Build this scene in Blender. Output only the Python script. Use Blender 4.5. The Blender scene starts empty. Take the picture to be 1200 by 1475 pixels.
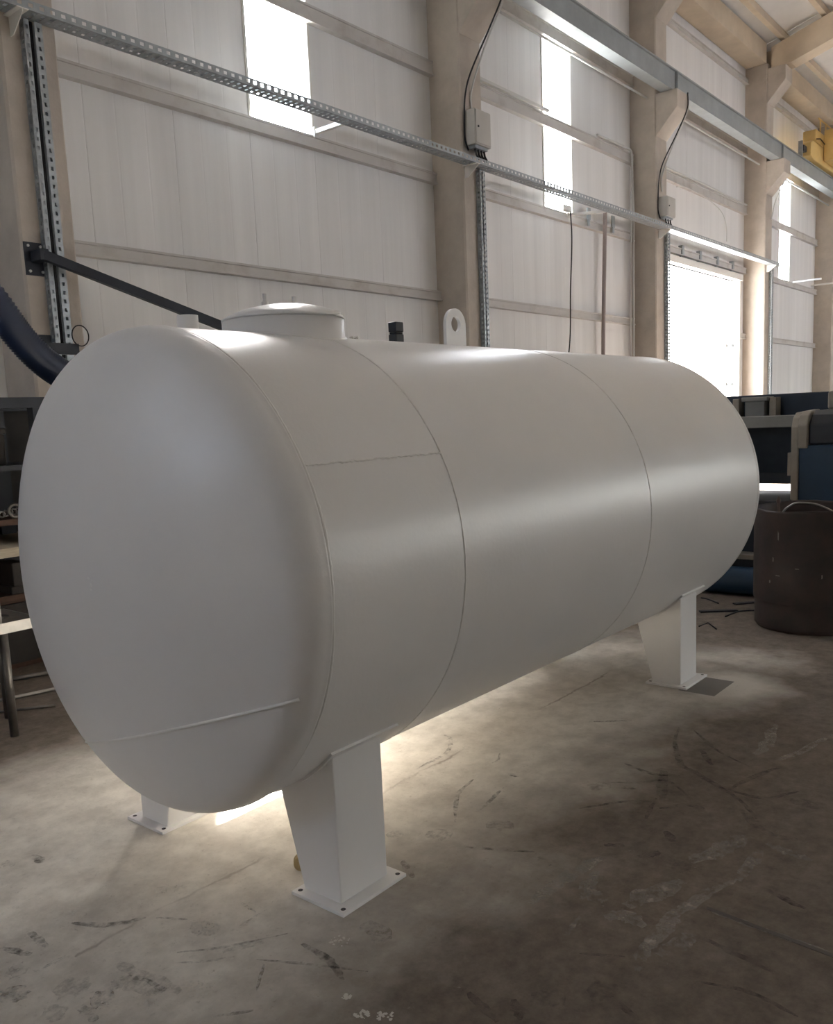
import bpy, math, random
import numpy as np
from mathutils import Vector, Matrix

random.seed(7)
SC = bpy.context.scene
COL = SC.collection

# ------------------------------------------------------------------ camera
F_PX, PITCH, ROLL, YAW, CY = 1249.56, math.radians(-8.28), math.radians(-2.51), math.radians(50.24), 787.77
CAM = Vector((0.0, 0.0, 1.6))
_fw = Vector((math.sin(YAW) * math.cos(PITCH), math.cos(YAW) * math.cos(PITCH), math.sin(PITCH)))
_r = Vector((math.cos(YAW), -math.sin(YAW), 0.0))
_u = _r.cross(_fw)
RIGHT = math.cos(ROLL) * _r + math.sin(ROLL) * _u
UP = -math.sin(ROLL) * _r + math.cos(ROLL) * _u
cam_data = bpy.data.cameras.new('camera')
cam_data.sensor_fit = 'VERTICAL'
cam_data.sensor_height = 36.0
cam_data.lens = F_PX / 1475.0 * 36.0
cam_data.shift_y = (CY - 737.5) / 1475.0
cam_data.clip_start = 0.05
cam_data.clip_end = 500
cam = bpy.data.objects.new('camera', cam_data)
M = Matrix((RIGHT, UP, -_fw)).transposed().to_4x4()
M.translation = CAM
cam.matrix_world = M
COL.objects.link(cam)
SC.camera = cam

# ------------------------------------------------------------------ world, sun, exposure
W = bpy.data.worlds.new('sky_world')
SC.world = W
W.use_nodes = True
nt = W.node_tree
nt.nodes.clear()
wo = nt.nodes.new('ShaderNodeOutputWorld')
bg = nt.nodes.new('ShaderNodeBackground')
sky = nt.nodes.new('ShaderNodeTexSky')
sky.sky_type = 'NISHITA'
sky.sun_disc = False
SUN_EL = math.radians(48.6)
sky.sun_elevation = SUN_EL
sky.sun_rotation = math.atan2(0.96, 1.0)
sky.air_density = 1.0
sky.dust_density = 3.0
bg.inputs['Strength'].default_value = 1.0
hz = nt.nodes.new('ShaderNodeHueSaturation')      # summer haze: a paler sky
hz.inputs['Saturation'].default_value = 0.6
nt.links.new(sky.outputs[0], hz.inputs['Color'])
nt.links.new(hz.outputs[0], bg.inputs[0])
nt.links.new(bg.outputs[0], wo.inputs[0])

sun_data = bpy.data.lights.new('sun', 'SUN')
sun_data.energy = 30.0
sun_data.angle = math.radians(0.6)
sun_data.color = (1.0, 0.965, 0.915)
sun = bpy.data.objects.new('sun', sun_data)
sun.rotation_euler = Vector((-0.96 * 0.635, -0.635, -1.0)).to_track_quat('-Z', 'Y').to_euler()
sun.location = (12, 20, 30)
COL.objects.link(sun)

SC.view_settings.view_transform = 'Standard'
SC.view_settings.look = 'None'
SC.view_settings.gamma = 1.0
SC.view_settings.use_curve_mapping = False
SC.view_settings.exposure = 1.7
SC.cycles.use_denoising = True
SC.cycles.max_bounces = 10
SC.cycles.diffuse_bounces = 8
SC.cycles.glossy_bounces = 4
SC.cycles.transparent_max_bounces = 12
SC.cycles.caustics_reflective = False
SC.cycles.caustics_refractive = False
SC.cycles.sample_clamp_indirect = 12.0


def portal(x0, x1, z0, z1, y, sign, axis='y'):
    """light portal in a wall opening (guides sampling of the sky, gives off no light itself)"""
    d = bpy.data.lights.new('portal', 'AREA')
    d.shape = 'RECTANGLE'
    d.size = x1 - x0
    d.size_y = z1 - z0
    d.cycles.is_portal = True
    o = bpy.data.objects.new('portal', d)
    if axis == 'y':
        o.location = ((x0 + x1) / 2, y, (z0 + z1) / 2)
        o.rotation_euler = (math.radians(-90 if sign < 0 else 90), 0, 0)
    else:
        o.location = (y, (x0 + x1) / 2, (z0 + z1) / 2)
        o.rotation_euler = Vector((sign, 0, 0)).to_track_quat('-Z', 'Y').to_euler()
    COL.objects.link(o)


# ------------------------------------------------------------------ pixel helpers (photo frame 1200 x 1475)
def ray(px, py):
    return RIGHT * ((px - 600) / F_PX) - UP * ((py - CY) / F_PX) + _fw


def floor_at(px, py, z=0.0):
    d = ray(px, py)
    return CAM + d * ((z - CAM.z) / d.z)


def on_y(px, py, y):
    d = ray(px, py)
    return CAM + d * (y / d.y)


# ------------------------------------------------------------------ materials
MATS = {}


def mat(name, base, rough=0.6, metal=0.0, var=0.0, scale=4.0, bump=0.0, bscale=60.0, alt=None, altfac=(0.45, 0.7), coat=0.0, stretch=None, spec=0.5):
    m = bpy.data.materials.new(name)
    m.use_nodes = True
    t = m.node_tree
    p = t.nodes['Principled BSDF']
    p.inputs['Base Color'].default_value = (*base, 1)
    p.inputs['Roughness'].default_value = rough
    p.inputs['Metallic'].default_value = metal
    p.inputs['Coat Weight'].default_value = coat
    p.inputs['Specular IOR Level'].default_value = spec
    tc = t.nodes.new('ShaderNodeTexCoord')
    src = tc.outputs['Object']
    if stretch:
        mp = t.nodes.new('ShaderNodeMapping')
        mp.inputs['Scale'].default_value = stretch
        t.links.new(src, mp.inputs[0])
        src = mp.outputs[0]
    if var > 0 or alt:
        n = t.nodes.new('ShaderNodeTexNoise')
        n.inputs['Scale'].default_value = scale
        n.inputs['Detail'].default_value = 6
        n.inputs['Roughness'].default_value = 0.6
        t.links.new(src, n.inputs['Vector'])
        r = t.nodes.new('ShaderNodeValToRGB')
        if alt:
            r.color_ramp.elements[0].position, r.color_ramp.elements[1].position = altfac
            r.color_ramp.elements[0].color = (*base, 1)
            r.color_ramp.elements[1].color = (*alt, 1)
        else:
            r.color_ramp.elements[0].position, r.color_ramp.elements[1].position = 0.3, 0.7
            r.color_ramp.elements[0].color = (*[c * (1 - var) for c in base], 1)
            r.color_ramp.elements[1].color = (*[min(1, c * (1 + var)) for c in base], 1)
        t.links.new(n.outputs['Fac'], r.inputs[0])
        t.links.new(r.outputs[0], p.inputs['Base Color'])
    if bump > 0:
        n2 = t.nodes.new('ShaderNodeTexNoise')
        n2.inputs['Scale'].default_value = bscale
        n2.inputs['Detail'].default_value = 3
        t.links.new(tc.outputs['Object'], n2.inputs['Vector'])
        b = t.nodes.new('ShaderNodeBump')
        b.inputs['Strength'].default_value = bump
        b.inputs['Distance'].default_value = 0.01
        t.links.new(n2.outputs['Fac'], b.inputs['Height'])
        t.links.new(b.outputs[0], p.inputs['Normal'])
    MATS[name] = m
    return m


mat('tank_paint', (0.79, 0.775, 0.765), 0.33, bump=0.06, bscale=55, var=0.03, scale=1.3)
mat('weld_paint', (0.80, 0.785, 0.765), 0.32)
mat('concrete_column', (0.50, 0.445, 0.39), 0.85, var=0.14, scale=2.2, bump=0.25, bscale=30)
mat('wall_panel', (0.755, 0.75, 0.75), 0.55, var=0.07, scale=1.2, stretch=(3.0, 1.0, 0.12))
mat('wall_plain', (0.66, 0.65, 0.64), 0.8, var=0.08, scale=1.0)
mat('girt_paint', (0.56, 0.54, 0.52), 0.6, var=0.14, scale=3.0, alt=(0.40, 0.36, 0.33), altfac=(0.5, 0.85))
mat('white_frame', (0.72, 0.70, 0.66), 0.45)
mat('crane_beam_paint', (0.30, 0.33, 0.345), 0.5, var=0.12, scale=2.5, bump=0.08)
mat('roof_panel', (0.78, 0.78, 0.77), 0.6, var=0.05, scale=1.5)
mat('beam_concrete', (0.58, 0.49, 0.38), 0.85, var=0.10, scale=2.0, bump=0.15, bscale=25)
mat('galvanised', (0.38, 0.41, 0.43), 0.42, metal=0.75, var=0.18, scale=18)
mat('galvanised_dull', (0.36, 0.39, 0.41), 0.55, metal=0.4, var=0.15, scale=10)
mat('black_steel', (0.018, 0.022, 0.032), 0.45, var=0.2, scale=6)
mat('black_rubber', (0.012, 0.012, 0.014), 0.6)
mat('bolt_zinc', (0.55, 0.55, 0.52), 0.35, metal=0.8)
mat('box_grey', (0.50, 0.48, 0.45), 0.5, var=0.05)
mat('conduit_grey', (0.60, 0.60, 0.58), 0.5)
mat('conduit_brown', (0.36, 0.30, 0.29), 0.6)
mat('hose_navy', (0.012, 0.022, 0.055), 0.45)
mat('crane_yellow', (0.70, 0.50, 0.20), 0.5, var=0.12, scale=3)
mat('crane_dark', (0.05, 0.05, 0.05), 0.6)
mat('drum_rust', (0.075, 0.052, 0.045), 0.5, alt=(0.035, 0.03, 0.03), scale=5.0, altfac=(0.35, 0.7), bump=0.15, bscale=25)
mat('drum_band', (0.14, 0.085, 0.068), 0.55, alt=(0.05, 0.04, 0.036), scale=6.0, altfac=(0.35, 0.7), bump=0.15, bscale=25)
mat('drum_scuff', (0.35, 0.31, 0.27), 0.8)
mat('machine_blue', (0.014, 0.045, 0.095), 0.45, var=0.15, scale=3)
mat('machine_navy', (0.012, 0.022, 0.040), 0.5, var=0.2, scale=4)
mat('machine_grey', (0.27, 0.265, 0.245), 0.6, var=0.12, scale=5)
mat('machine_beige', (0.34, 0.30, 0.245), 0.65, var=0.15, scale=5)
mat('machine_sheet', (0.075, 0.085, 0.10), 0.5, var=0.2, scale=4)
mat('machine_dark', (0.03, 0.032, 0.036), 0.55, var=0.2, scale=5)
mat('steel_raw', (0.16, 0.15, 0.14), 0.4, metal=0.7, var=0.25, scale=12)
mat('steel_light', (0.42, 0.41, 0.39), 0.4, metal=0.5, var=0.15, scale=12)
mat('wood_brown', (0.09, 0.05, 0.035), 0.8, var=0.3, scale=8, stretch=(1, 8, 8))
mat('wood_pale', (0.46, 0.41, 0.32), 0.8, var=0.2, scale=8, stretch=(1, 8, 8))
mat('dark_clutter', (0.03, 0.026, 0.024), 0.7, var=0.3, scale=7)
mat('tape_paper', (0.50, 0.38, 0.19), 0.75, var=0.2, scale=30)
mat('paint_flake', (0.58, 0.55, 0.50), 0.7)
mat('outside_ground', (0.55, 0.54, 0.52), 0.9, var=0.1, scale=0.4)
mat('yard_asphalt', (0.22, 0.225, 0.235), 0.9, var=0.1, scale=0.4)
mat('fence_metal', (0.35, 0.36, 0.36), 0.5)
mat('steel_plate_floor', (0.11, 0.095, 0.08), 0.7, metal=0.0, var=0.25, scale=3)
mat('gauge_black', (0.012, 0.016, 0.022), 0.4)
mat('brass_brown', (0.14, 0.10, 0.08), 0.5, metal=0.3)

# clear window glass: lets the daylight straight through, reflects at grazing angles
g = bpy.data.materials.new('window_glass')
g.use_nodes = True
t = g.node_tree
t.nodes.clear()
o_ = t.nodes.new('ShaderNodeOutputMaterial')
mx = t.nodes.new('ShaderNodeMixShader')
tr = t.nodes.new('ShaderNodeBsdfTransparent')
tr.inputs[0].default_value = (0.93, 0.95, 0.95, 1)
gl = t.nodes.new('ShaderNodeBsdfGlossy')
gl.inputs['Roughness'].default_value = 0.05
fr = t.nodes.new('ShaderNodeLayerWeight')
fr.inputs[0].default_value = 0.08
t.links.new(fr.outputs['Fresnel'], mx.inputs[0])
t.links.new(tr.outputs[0], mx.inputs[1])
t.links.new(gl.outputs[0], mx.inputs[2])
t.links.new(mx.outputs[0], o_.inputs[0])
MATS['window_glass'] = g


def mark_mat(name, colour, density, scale):
    """patchy dirt or dust: noise decides where the mark still covers the floor"""
    m = bpy.data.materials.new(name)
    m.use_nodes = True
    t = m.node_tree
    p = t.nodes['Principled BSDF']
    p.inputs['Base Color'].default_value = (*colour, 1)
    p.inputs['Roughness'].default_value = 0.9
    tc = t.nodes.new('ShaderNodeTexCoord')
    n = t.nodes.new('ShaderNodeTexNoise')
    n.inputs['Scale'].default_value = scale
    n.inputs['Detail'].default_value = 5
    n.inputs['Roughness'].default_value = 0.7
    t.links.new(tc.outputs['Object'], n.inputs['Vector'])
    r = t.nodes.new('ShaderNodeValToRGB')
    r.color_ramp.elements[0].position = 0.42
    r.color_ramp.elements[1].position = 0.68
    r.color_ramp.elements[0].color = (0, 0, 0, 1)
    r.color_ramp.elements[1].color = (density, density, density, 1)
    t.links.new(n.outputs['Fac'], r.inputs[0])
    t.links.new(r.outputs[0], p.inputs['Alpha'])
    MATS[name] = m


mark_mat('scuff_dark', (0.055, 0.038, 0.028), 0.7, 22)
mark_mat('scuff_faint', (0.07, 0.05, 0.038), 0.4, 30)
mark_mat('dust_light', (0.50, 0.45, 0.38), 0.8, 16)


def floor_material():
    m = bpy.data.materials.new('dusty_concrete')
    m.use_nodes = True
    t = m.node_tree
    L = t.links.new
    p = t.nodes['Principled BSDF']
    p.inputs['Roughness'].default_value = 0.78
    p.inputs['Specular IOR Level'].default_value = 0.35
    tc = t.nodes.new('ShaderNodeTexCoord')
    pos = tc.outputs['Object']

    def noise(scale, detail=6, rough=0.6, vec=pos):
        n = t.nodes.new('ShaderNodeTexNoise')
        n.inputs['Scale'].default_value = scale
        n.inputs['Detail'].default_value = detail
        n.inputs['Roughness'].default_value = rough
        L(vec, n.inputs['Vector'])
        return n.outputs['Fac']

    def math_(op, a, b=None, c=None):
        n = t.nodes.new('ShaderNodeMath')
        n.operation = op
        for i, v in enumerate((a, b, c)):
            if v is None:
                continue
            if isinstance(v, (int, float)):
                n.inputs[i].default_value = v
            else:
                L(v, n.inputs[i])
        return n.outputs[0]

    def ramp(v, p0, p1, c0=(0, 0, 0), c1=(1, 1, 1)):
        r = t.nodes.new('ShaderNodeValToRGB')
        r.color_ramp.elements[0].position, r.color_ramp.elements[1].position = p0, p1
        r.color_ramp.elements[0].color = (*c0, 1)
        r.color_ramp.elements[1].color = (*c1, 1)
        L(v, r.inputs[0])
        return r.outputs[0]

    def mix(f, a, b):
        n = t.nodes.new('ShaderNodeMix')
        n.data_type = 'RGBA'
        if isinstance(f, (int, float)):
            n.inputs[0].default_value = f
        else:
            L(f, n.inputs[0])
        for i, v in ((6, a), (7, b)):
            if isinstance(v, tuple):
                n.inputs[i].default_value = (*v, 1)
            else:
                L(v, n.inputs[i])
        return n.outputs[2]

    sx = t.nodes.new('ShaderNodeSeparateXYZ')
    L(pos, sx.inputs[0])
    X, Y = sx.outputs[0], sx.outputs[1]
    base = ramp(noise(0.9), 0.3, 0.7, (0.16, 0.129, 0.102), (0.23, 0.191, 0.155))
    fine = ramp(noise(11, 10, 0.78), 0.34, 0.68, (0.60, 0.58, 0.56), (1.18, 1.18, 1.18))
    mu = t.nodes.new('ShaderNodeMix')
    mu.data_type = 'RGBA'
    mu.blend_type = 'MULTIPLY'
    mu.inputs[0].default_value = 1.0
    L(base, mu.inputs[6])
    L(fine, mu.inputs[7])
    c = mu.outputs[2]
    # oily dirt patches
    dirt = ramp(noise(2.3, 8, 0.75), 0.56, 0.72)
    c = mix(math_('MULTIPLY', dirt, 0.55), c, (0.10, 0.075, 0.055))
    # white paint overspray around the tank, spread wider to paint in the door-lit floor
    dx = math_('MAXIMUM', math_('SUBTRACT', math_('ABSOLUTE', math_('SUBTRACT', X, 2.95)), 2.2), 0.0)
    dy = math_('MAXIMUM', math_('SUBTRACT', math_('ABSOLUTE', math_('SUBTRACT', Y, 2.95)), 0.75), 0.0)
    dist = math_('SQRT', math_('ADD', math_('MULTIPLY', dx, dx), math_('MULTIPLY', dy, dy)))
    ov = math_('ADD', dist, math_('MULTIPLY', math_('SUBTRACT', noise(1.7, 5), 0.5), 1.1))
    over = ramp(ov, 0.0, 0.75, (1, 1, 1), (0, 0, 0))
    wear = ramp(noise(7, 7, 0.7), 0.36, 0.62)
    spray_lit = math_('MULTIPLY', over, math_('ADD', math_('MULTIPLY', wear, 0.30), 0.66))
    # bare rectangles the paint never reached (a foot plate stood there before the tank was shifted)
    for (x0, x1, y0, y1) in ((4.64, 4.96, 1.74, 1.95),):
        bx_ = math_('LESS_THAN', math_('ABSOLUTE', math_('SUBTRACT', X, (x0 + x1) / 2)), (x1 - x0) / 2)
        by_ = math_('LESS_THAN', math_('ABSOLUTE', math_('SUBTRACT', Y, (y0 + y1) / 2)), (y1 - y0) / 2)
        bare = math_('MULTIPLY', bx_, by_)
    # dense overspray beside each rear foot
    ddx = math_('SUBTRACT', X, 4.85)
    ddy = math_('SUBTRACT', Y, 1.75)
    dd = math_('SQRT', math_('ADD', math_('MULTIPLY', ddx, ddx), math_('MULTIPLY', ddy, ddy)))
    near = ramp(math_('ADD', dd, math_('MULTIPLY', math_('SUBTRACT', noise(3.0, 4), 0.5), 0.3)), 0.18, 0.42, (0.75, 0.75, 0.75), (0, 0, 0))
    spray_lit = math_('MAXIMUM', spray_lit, near)
    c = mix(spray_lit, c, (0.74, 0.70, 0.635))
    grit = ramp(noise(38, 6, 0.8), 0.58, 0.70)
    c = mix(math_('MULTIPLY', grit, 0.45), c, (0.16, 0.125, 0.095))
    chips = ramp(noise(21, 7, 0.8), 0.64, 0.72)
    c = mix(math_('MULTIPLY', chips, 0.35), c, (0.55, 0.51, 0.45))
    c = mix(bare, c, (0.20, 0.185, 0.17))
    # shrinkage crack parallel to the tank
    wob = math_('MULTIPLY', math_('SUBTRACT', noise(2.2, 5, 0.7), 0.5), 0.12)
    cr = math_('ABSOLUTE', math_('SUBTRACT', math_('ADD', Y, wob), 2.45))
    crack = ramp(cr, 0.003, 0.009, (1, 1, 1), (0, 0, 0))
    crack = math_('MULTIPLY', crack, ramp(noise(1.1, 4), 0.46, 0.56))
    crack = math_('MULTIPLY', crack, math_('LESS_THAN', math_('ABSOLUTE', math_('SUBTRACT', X, 3.2)), 2.0))
    c = mix(math_('MULTIPLY', crack, 0.55), c, (0.20, 0.16, 0.125))
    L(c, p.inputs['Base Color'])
    h = math_('ADD', math_('MULTIPLY', noise(25, 8, 0.7), 0.6), math_('MULTIPLY', crack, -1.0))
    b = t.nodes.new('ShaderNodeBump')
    b.inputs['Strength'].default_value = 0.35
    b.inputs['Distance'].default_value = 0.01
    L(h, b.inputs['Height'])
    L(b.outputs[0], p.inputs['Normal'])
    MATS['dusty_concrete'] = m


floor_material()


# ------------------------------------------------------------------ mesh helpers
class MB:
    """collects shapes in world coordinates; build() links them as ONE mesh object"""

    def __init__(self):
        self.v, self.f, self.s = [], [], []

    def add(self, vs, fs, smooth=False):
        o = len(self.v)
        self.v += [tuple(p) for p in vs]
        for f in fs:
            self.f.append([i + o for i in f])
            self.s.append(smooth)
        return self

    def box(self, x0, x1, y0, y1, z0, z1):
        vs = [(x, y, z) for x in (x0, x1) for y in (y0, y1) for z in (z0, z1)]
        return self.add(vs, [(0, 1, 3, 2), (4, 6, 7, 5), (0, 4, 5, 1), (2, 3, 7, 6), (0, 2, 6, 4), (1, 5, 7, 3)])

    def prism(self, poly, a0, a1, axis='x'):
        """polygon extruded along an axis; poly in (y,z) for x, (x,z) for y, (x,y) for z"""
        n = len(poly)

        def P(p, a):
            return (a, p[0], p[1]) if axis == 'x' else ((p[0], a, p[1]) if axis == 'y' else (p[0], p[1], a))
        vs = [P(p, a0) for p in poly] + [P(p, a1) for p in poly]
        fs = [tuple(range(n))[::-1], tuple(range(n, 2 * n))]
        fs += [(i, (i + 1) % n, n + (i + 1) % n, n + i) for i in range(n)]
        return self.add(vs, fs)

    def tube(self, pts, r, n=8, closed=False, caps=True, smooth=True):
        pts = [Vector(p) for p in pts]
        rs = r if isinstance(r, (list, tuple)) else [r] * len(pts)
        m = len(pts)
        vs, fs = [], []
        prev = None
        for i, p in enumerate(pts):
            if closed:
                tg = pts[(i + 1) % m] - pts[i - 1]
            else:
                tg = pts[min(i + 1, m - 1)] - pts[max(i - 1, 0)]
            tg.normalize()
            if prev is None:
                a = Vector((0, 0, 1)) if abs(tg.z) < 0.9 else Vector((1, 0, 0))
                s = tg.cross(a).normalized()
            else:
                s = (prev - tg * prev.dot(tg)).normalized()
            prev = s
            w = tg.cross(s)
            for k in range(n):
                q = 2 * math.pi * k / n
                vs.append(p + (s * math.cos(q) + w * math.sin(q)) * rs[i])
        seg = m if closed else m - 1
        for i in range(seg):
            j = (i + 1) % m
            for k in range(n):
                l = (k + 1) % n
                fs.append((i * n + k, i * n + l, j * n + l, j * n + k))
        if not closed and caps:
            fs.append(tuple(range(n))[::-1])
            fs.append(tuple(range((m - 1) * n, m * n)))
        return self.add(vs, fs, smooth)

    def lathe(self, prof, c, axis='z', n=32, smooth=True, a0=0.0, a1=2 * math.pi):
        """prof: (radius, position along axis)"""
        full = abs(a1 - a0 - 2 * math.pi) < 1e-6
        cols = n if full else n + 1
        vs = []
        for (r, h) in prof:
            for k in range(cols):
                q = a0 + (a1 - a0) * k / n
                a, b = r * math.cos(q), r * math.sin(q)
                vs.append((c[0] + a, c[1] + b, c[2] + h) if axis == 'z' else ((c[0] + h, c[1] + a, c[2] + b) if axis == 'x' else (c[0] + b, c[1] + h, c[2] + a)))
        fs = []
        for i in range(len(prof) - 1):
            for k in range(n):
                l = (k + 1) % cols
                fs.append((i * cols + k, i * cols + l, (i + 1) * cols + l, (i + 1) * cols + k))
        return self.add(vs, fs, smooth)

    def cyl(self, c, r, h, n=24, axis='z'):
        return self.lathe([(0.0005, 0), (r, 0)], c, axis, n, False).lathe([(r, 0), (r, h)], c, axis, n, True).lathe([(r, h), (0.0005, h)], c, axis, n, False)

    def bar(self, a, b, w, h=None):
        """square bar between two points"""
        h = h or w
        a, b = Vector(a), Vector(b)
        d = (b - a).normalized()
        s = d.cross(Vector((0, 0, 1)))
        s = s.normalized() if s.length > 1e-3 else Vector((1, 0, 0))
        u = s.cross(d)
        vs = []
        for p in (a, b):
            for i, j in ((-1, -1), (1, -1), (1, 1), (-1, 1)):
                vs.append(p + s * (i * w / 2) + u * (j * h / 2))
        return self.add(vs, [(3, 2, 1, 0), (4, 5, 6, 7), (0, 1, 5, 4), (1, 2, 6, 5), (2, 3, 7, 6), (3, 0, 4, 7)])

    def build(self, name, material, parent=None, bevel=0.0, kind=None, label=None):
        if parent is None:
            a = np.array(self.v)
            org = Vector((float(a[:, 0].min() + a[:, 0].max()) / 2, float(a[:, 1].min() + a[:, 1].max()) / 2, float(a[:, 2].min())))
        else:
            org = Vector(parent['_org'])
        me = bpy.data.meshes.new(name)
        me.from_pydata([tuple(Vector(p) - org) for p in self.v], [], self.f)
        me.polygons.foreach_set('use_smooth', self.s)
        me.materials.append(MATS[material])
        me.update()
        import bmesh
        bm = bmesh.new()
        bm.from_mesh(me)
        bmesh.ops.recalc_face_normals(bm, faces=bm.faces)
        bm.to_mesh(me)
        bm.free()
        o = bpy.data.objects.new(name, me)
        COL.objects.link(o)
        o['_org'] = tuple(org)
        if parent is not None:
            o.parent = parent
        else:
            o.location = org
        if bevel > 0:
            md = o.modifiers.new('bevel', 'BEVEL')
            md.width = bevel
            md.segments = 2
            md.limit_method = 'ANGLE'
        if kind:
            o['kind'] = kind
        if label:
            o['label'] = label
        return o


def tag(o, label, cat, group=None):
    o['label'] = label
    o['category'] = cat
    if group:
        o['group'] = group
    return o


def thing(name, loc, label=None, cat=None, group=None, kind=None):
    o = bpy.data.objects.new(name, None)
    o.empty_display_size = 0.2
    o.location = loc
    o['_org'] = tuple(loc)
    COL.objects.link(o)
    if label:
        o['label'] = label
    if cat:
        o['category'] = cat
    if group:
        o['group'] = group
    if kind:
        o['kind'] = kind
    return o


def spline(pts, n=8):
    """Catmull-Rom through points"""
    P = [Vector(p) for p in pts]
    P = [P[0] * 2 - P[1]] + P + [P[-1] * 2 - P[-2]]
    out = []
    for i in range(1, len(P) - 2):
        for k in range(n):
            s = k / n
            a, b, c, d = P[i - 1:i + 3]
            out.append(0.5 * ((2 * b) + (c - a) * s + (2 * a - 5 * b + 4 * c - d) * s * s + (-a + 3 * b - 3 * c + d) * s ** 3))
    out.append(P[-2])
    return out


# ------------------------------------------------------------------ the hall
WY = 7.5                     # inner face of the long wall behind the tank
CX = [3.62, 9.70, 15.66, 21.72, 27.66]      # columns: their smaller X edge
CW = 0.48
XL, XR, YF = -9.0, 40.0, -12.0
DOOR = (16.3, 21.2, 0.0, 4.52)
WINS = [(-5.55, -4.60), (6.53, 7.49), (12.55, 13.48), (24.3, 25.25), (30.3, 31.25), (36.3, 37.25)]
WZ0, WZ1 = 4.80, 7.80

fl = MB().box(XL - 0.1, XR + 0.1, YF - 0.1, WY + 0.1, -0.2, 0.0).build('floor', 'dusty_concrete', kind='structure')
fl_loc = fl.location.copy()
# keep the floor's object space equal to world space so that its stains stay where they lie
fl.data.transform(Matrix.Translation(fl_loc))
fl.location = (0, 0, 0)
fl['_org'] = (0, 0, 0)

MB().box(-80, 120, WY + 0.1, 160, -0.3, -0.03).build('ground_outside', 'outside_ground', kind='structure')
MB().box(-80, 120, -120, YF - 0.1, -0.3, -0.03).build('ground_yard', 'yard_asphalt', kind='structure')

# long wall: upright sandwich panels, each one a piece, windows take the place of a panel
wall_b = thing('wall_back', (0, WY, 0), kind='structure')
edges = [XL] + [c for x in CX for c in (x, x + CW)] + [XR]


def wall_piece(x0, x1, z0, z1):
    y0, y1 = WY, WY + 0.08
    w = x1 - x0
    g = 0.0012
    mb = MB()
    # two shallow upright ribs on each panel face
    prof = [(x0 + g, y1), (x0 + g, y0 + 0.002), (x0 + 0.012, y0)]
    for k in (1, 2):
        xc = x0 + w * k / 3
        prof += [(xc - 0.012, y0), (xc - 0.006, y0 + 0.0012), (xc + 0.006, y0 + 0.0012), (xc + 0.012, y0)]
    prof += [(x1 - 0.012, y0), (x1 - g, y0 + 0.002), (x1 - g, y1)]
    mb.prism(prof, z0, z1, 'z')
    return mb.build('wall_panel', 'wall_panel', wall_b)


def split(x0, x1, step=0.95):
    n = max(1, round((x1 - x0) / step))
    return [(x0 + (x1 - x0) * i / n, x0 + (x1 - x0) * (i + 1) / n) for i in range(n)]


bays = [(XL, CX[0])] + [(CX[i], CX[i + 1]) for i in range(len(CX) - 1)] + [(CX[-1], XR)]
WALL_TOP = 9.9
for (bx0, bx1) in bays:
    opens = sorted([(a, b, 'w') for a, b in WINS if bx0 < a < bx1] + ([(DOOR[0], DOOR[1], 'd')] if bx0 < DOOR[0] < bx1 else []))
    x = bx0
    for (a, b, k) in opens:
        for s in split(x, a):
            wall_piece(*s, 0, WALL_TOP)
        if k == 'w':
            wall_piece(a, b, 0, WZ0)
            wall_piece(a, b, WZ1, WALL_TOP)
        else:
            for s in split(a, b):
                wall_piece(*s, DOOR[3], WALL_TOP)
        x = b
    for s in split(x, bx1):
        wall_piece(*s, 0, WALL_TOP)

# girts (horizontal channels) between the columns
GIRTS = [(3.20, 3.33), (4.72, 4.86), (6.08, 6.26), (7.42, 7.62), (8.98, 9.10)]
for bi, (bx0, bx1) in enumerate(bays):
    x0 = bx0 if bi == 0 else bx0 + CW
    for z0, z1 in GIRTS:
        xs = [(x0, bx1)]
        if z0 < DOOR[3] and bx0 < DOOR[0] < bx1:
            xs = [(x0, DOOR[0] - 0.02), (DOOR[1] + 0.06, bx1)]
        for xa, xb in xs:
            if xb - xa < 0.05:
                continue
            yf = WY - 0.075
            prof = [(WY - 0.001, z1), (yf, z1), (yf, z1 - 0.022), (yf + 0.012, z1 - 0.026), (yf + 0.012, z0 + 0.026), (yf - 0.012, z0 + 0.02), (yf - 0.012, z0), (WY - 0.001, z0)]
            MB().prism(prof, xa, xb, 'x').build('girt', 'girt_paint', wall_b)

# windows
for i, (a, b) in enumerate(WINS):
    w = thing('window_%d' % (i + 1), (a, WY, WZ0), kind='structure')
    fw = 0.03
    fr_ = MB()
    fr_.box(a, a + fw, WY - 0.015, WY + 0.06, WZ0, WZ1).box(b - fw, b, WY - 0.015, WY + 0.06, WZ0, WZ1)
    fr_.box(a + fw, b - fw, WY - 0.015, WY + 0.06, WZ0, WZ0 + fw).box(a + fw, b - fw, WY - 0.015, WY + 0.06, WZ1 - fw, WZ1)
    fr_.build('window_frame', 'white_frame', w)
    zs = [WZ0 + fw, 6.17, 7.52, WZ1 - fw]
    for k in range(3):
        MB().add([(a + fw, WY + 0.03, zs[k] + 0.012), (b - fw, WY + 0.03, zs[k] + 0.012), (b - fw, WY + 0.03, zs[k + 1] - 0.012), (a + fw, WY + 0.03, zs[k + 1] - 0.012)], [(0, 1, 2, 3)]).build('pane', 'window_glass', w)
        if k:
            MB().box(a + fw, b - fw, WY + 0.015, WY + 0.05, zs[k] - 0.012, zs[k] + 0.012).build('glazing_bar', 'white_frame', w)
    portal(a, b, WZ0, WZ1, WY + 0.1, -1)

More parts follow.
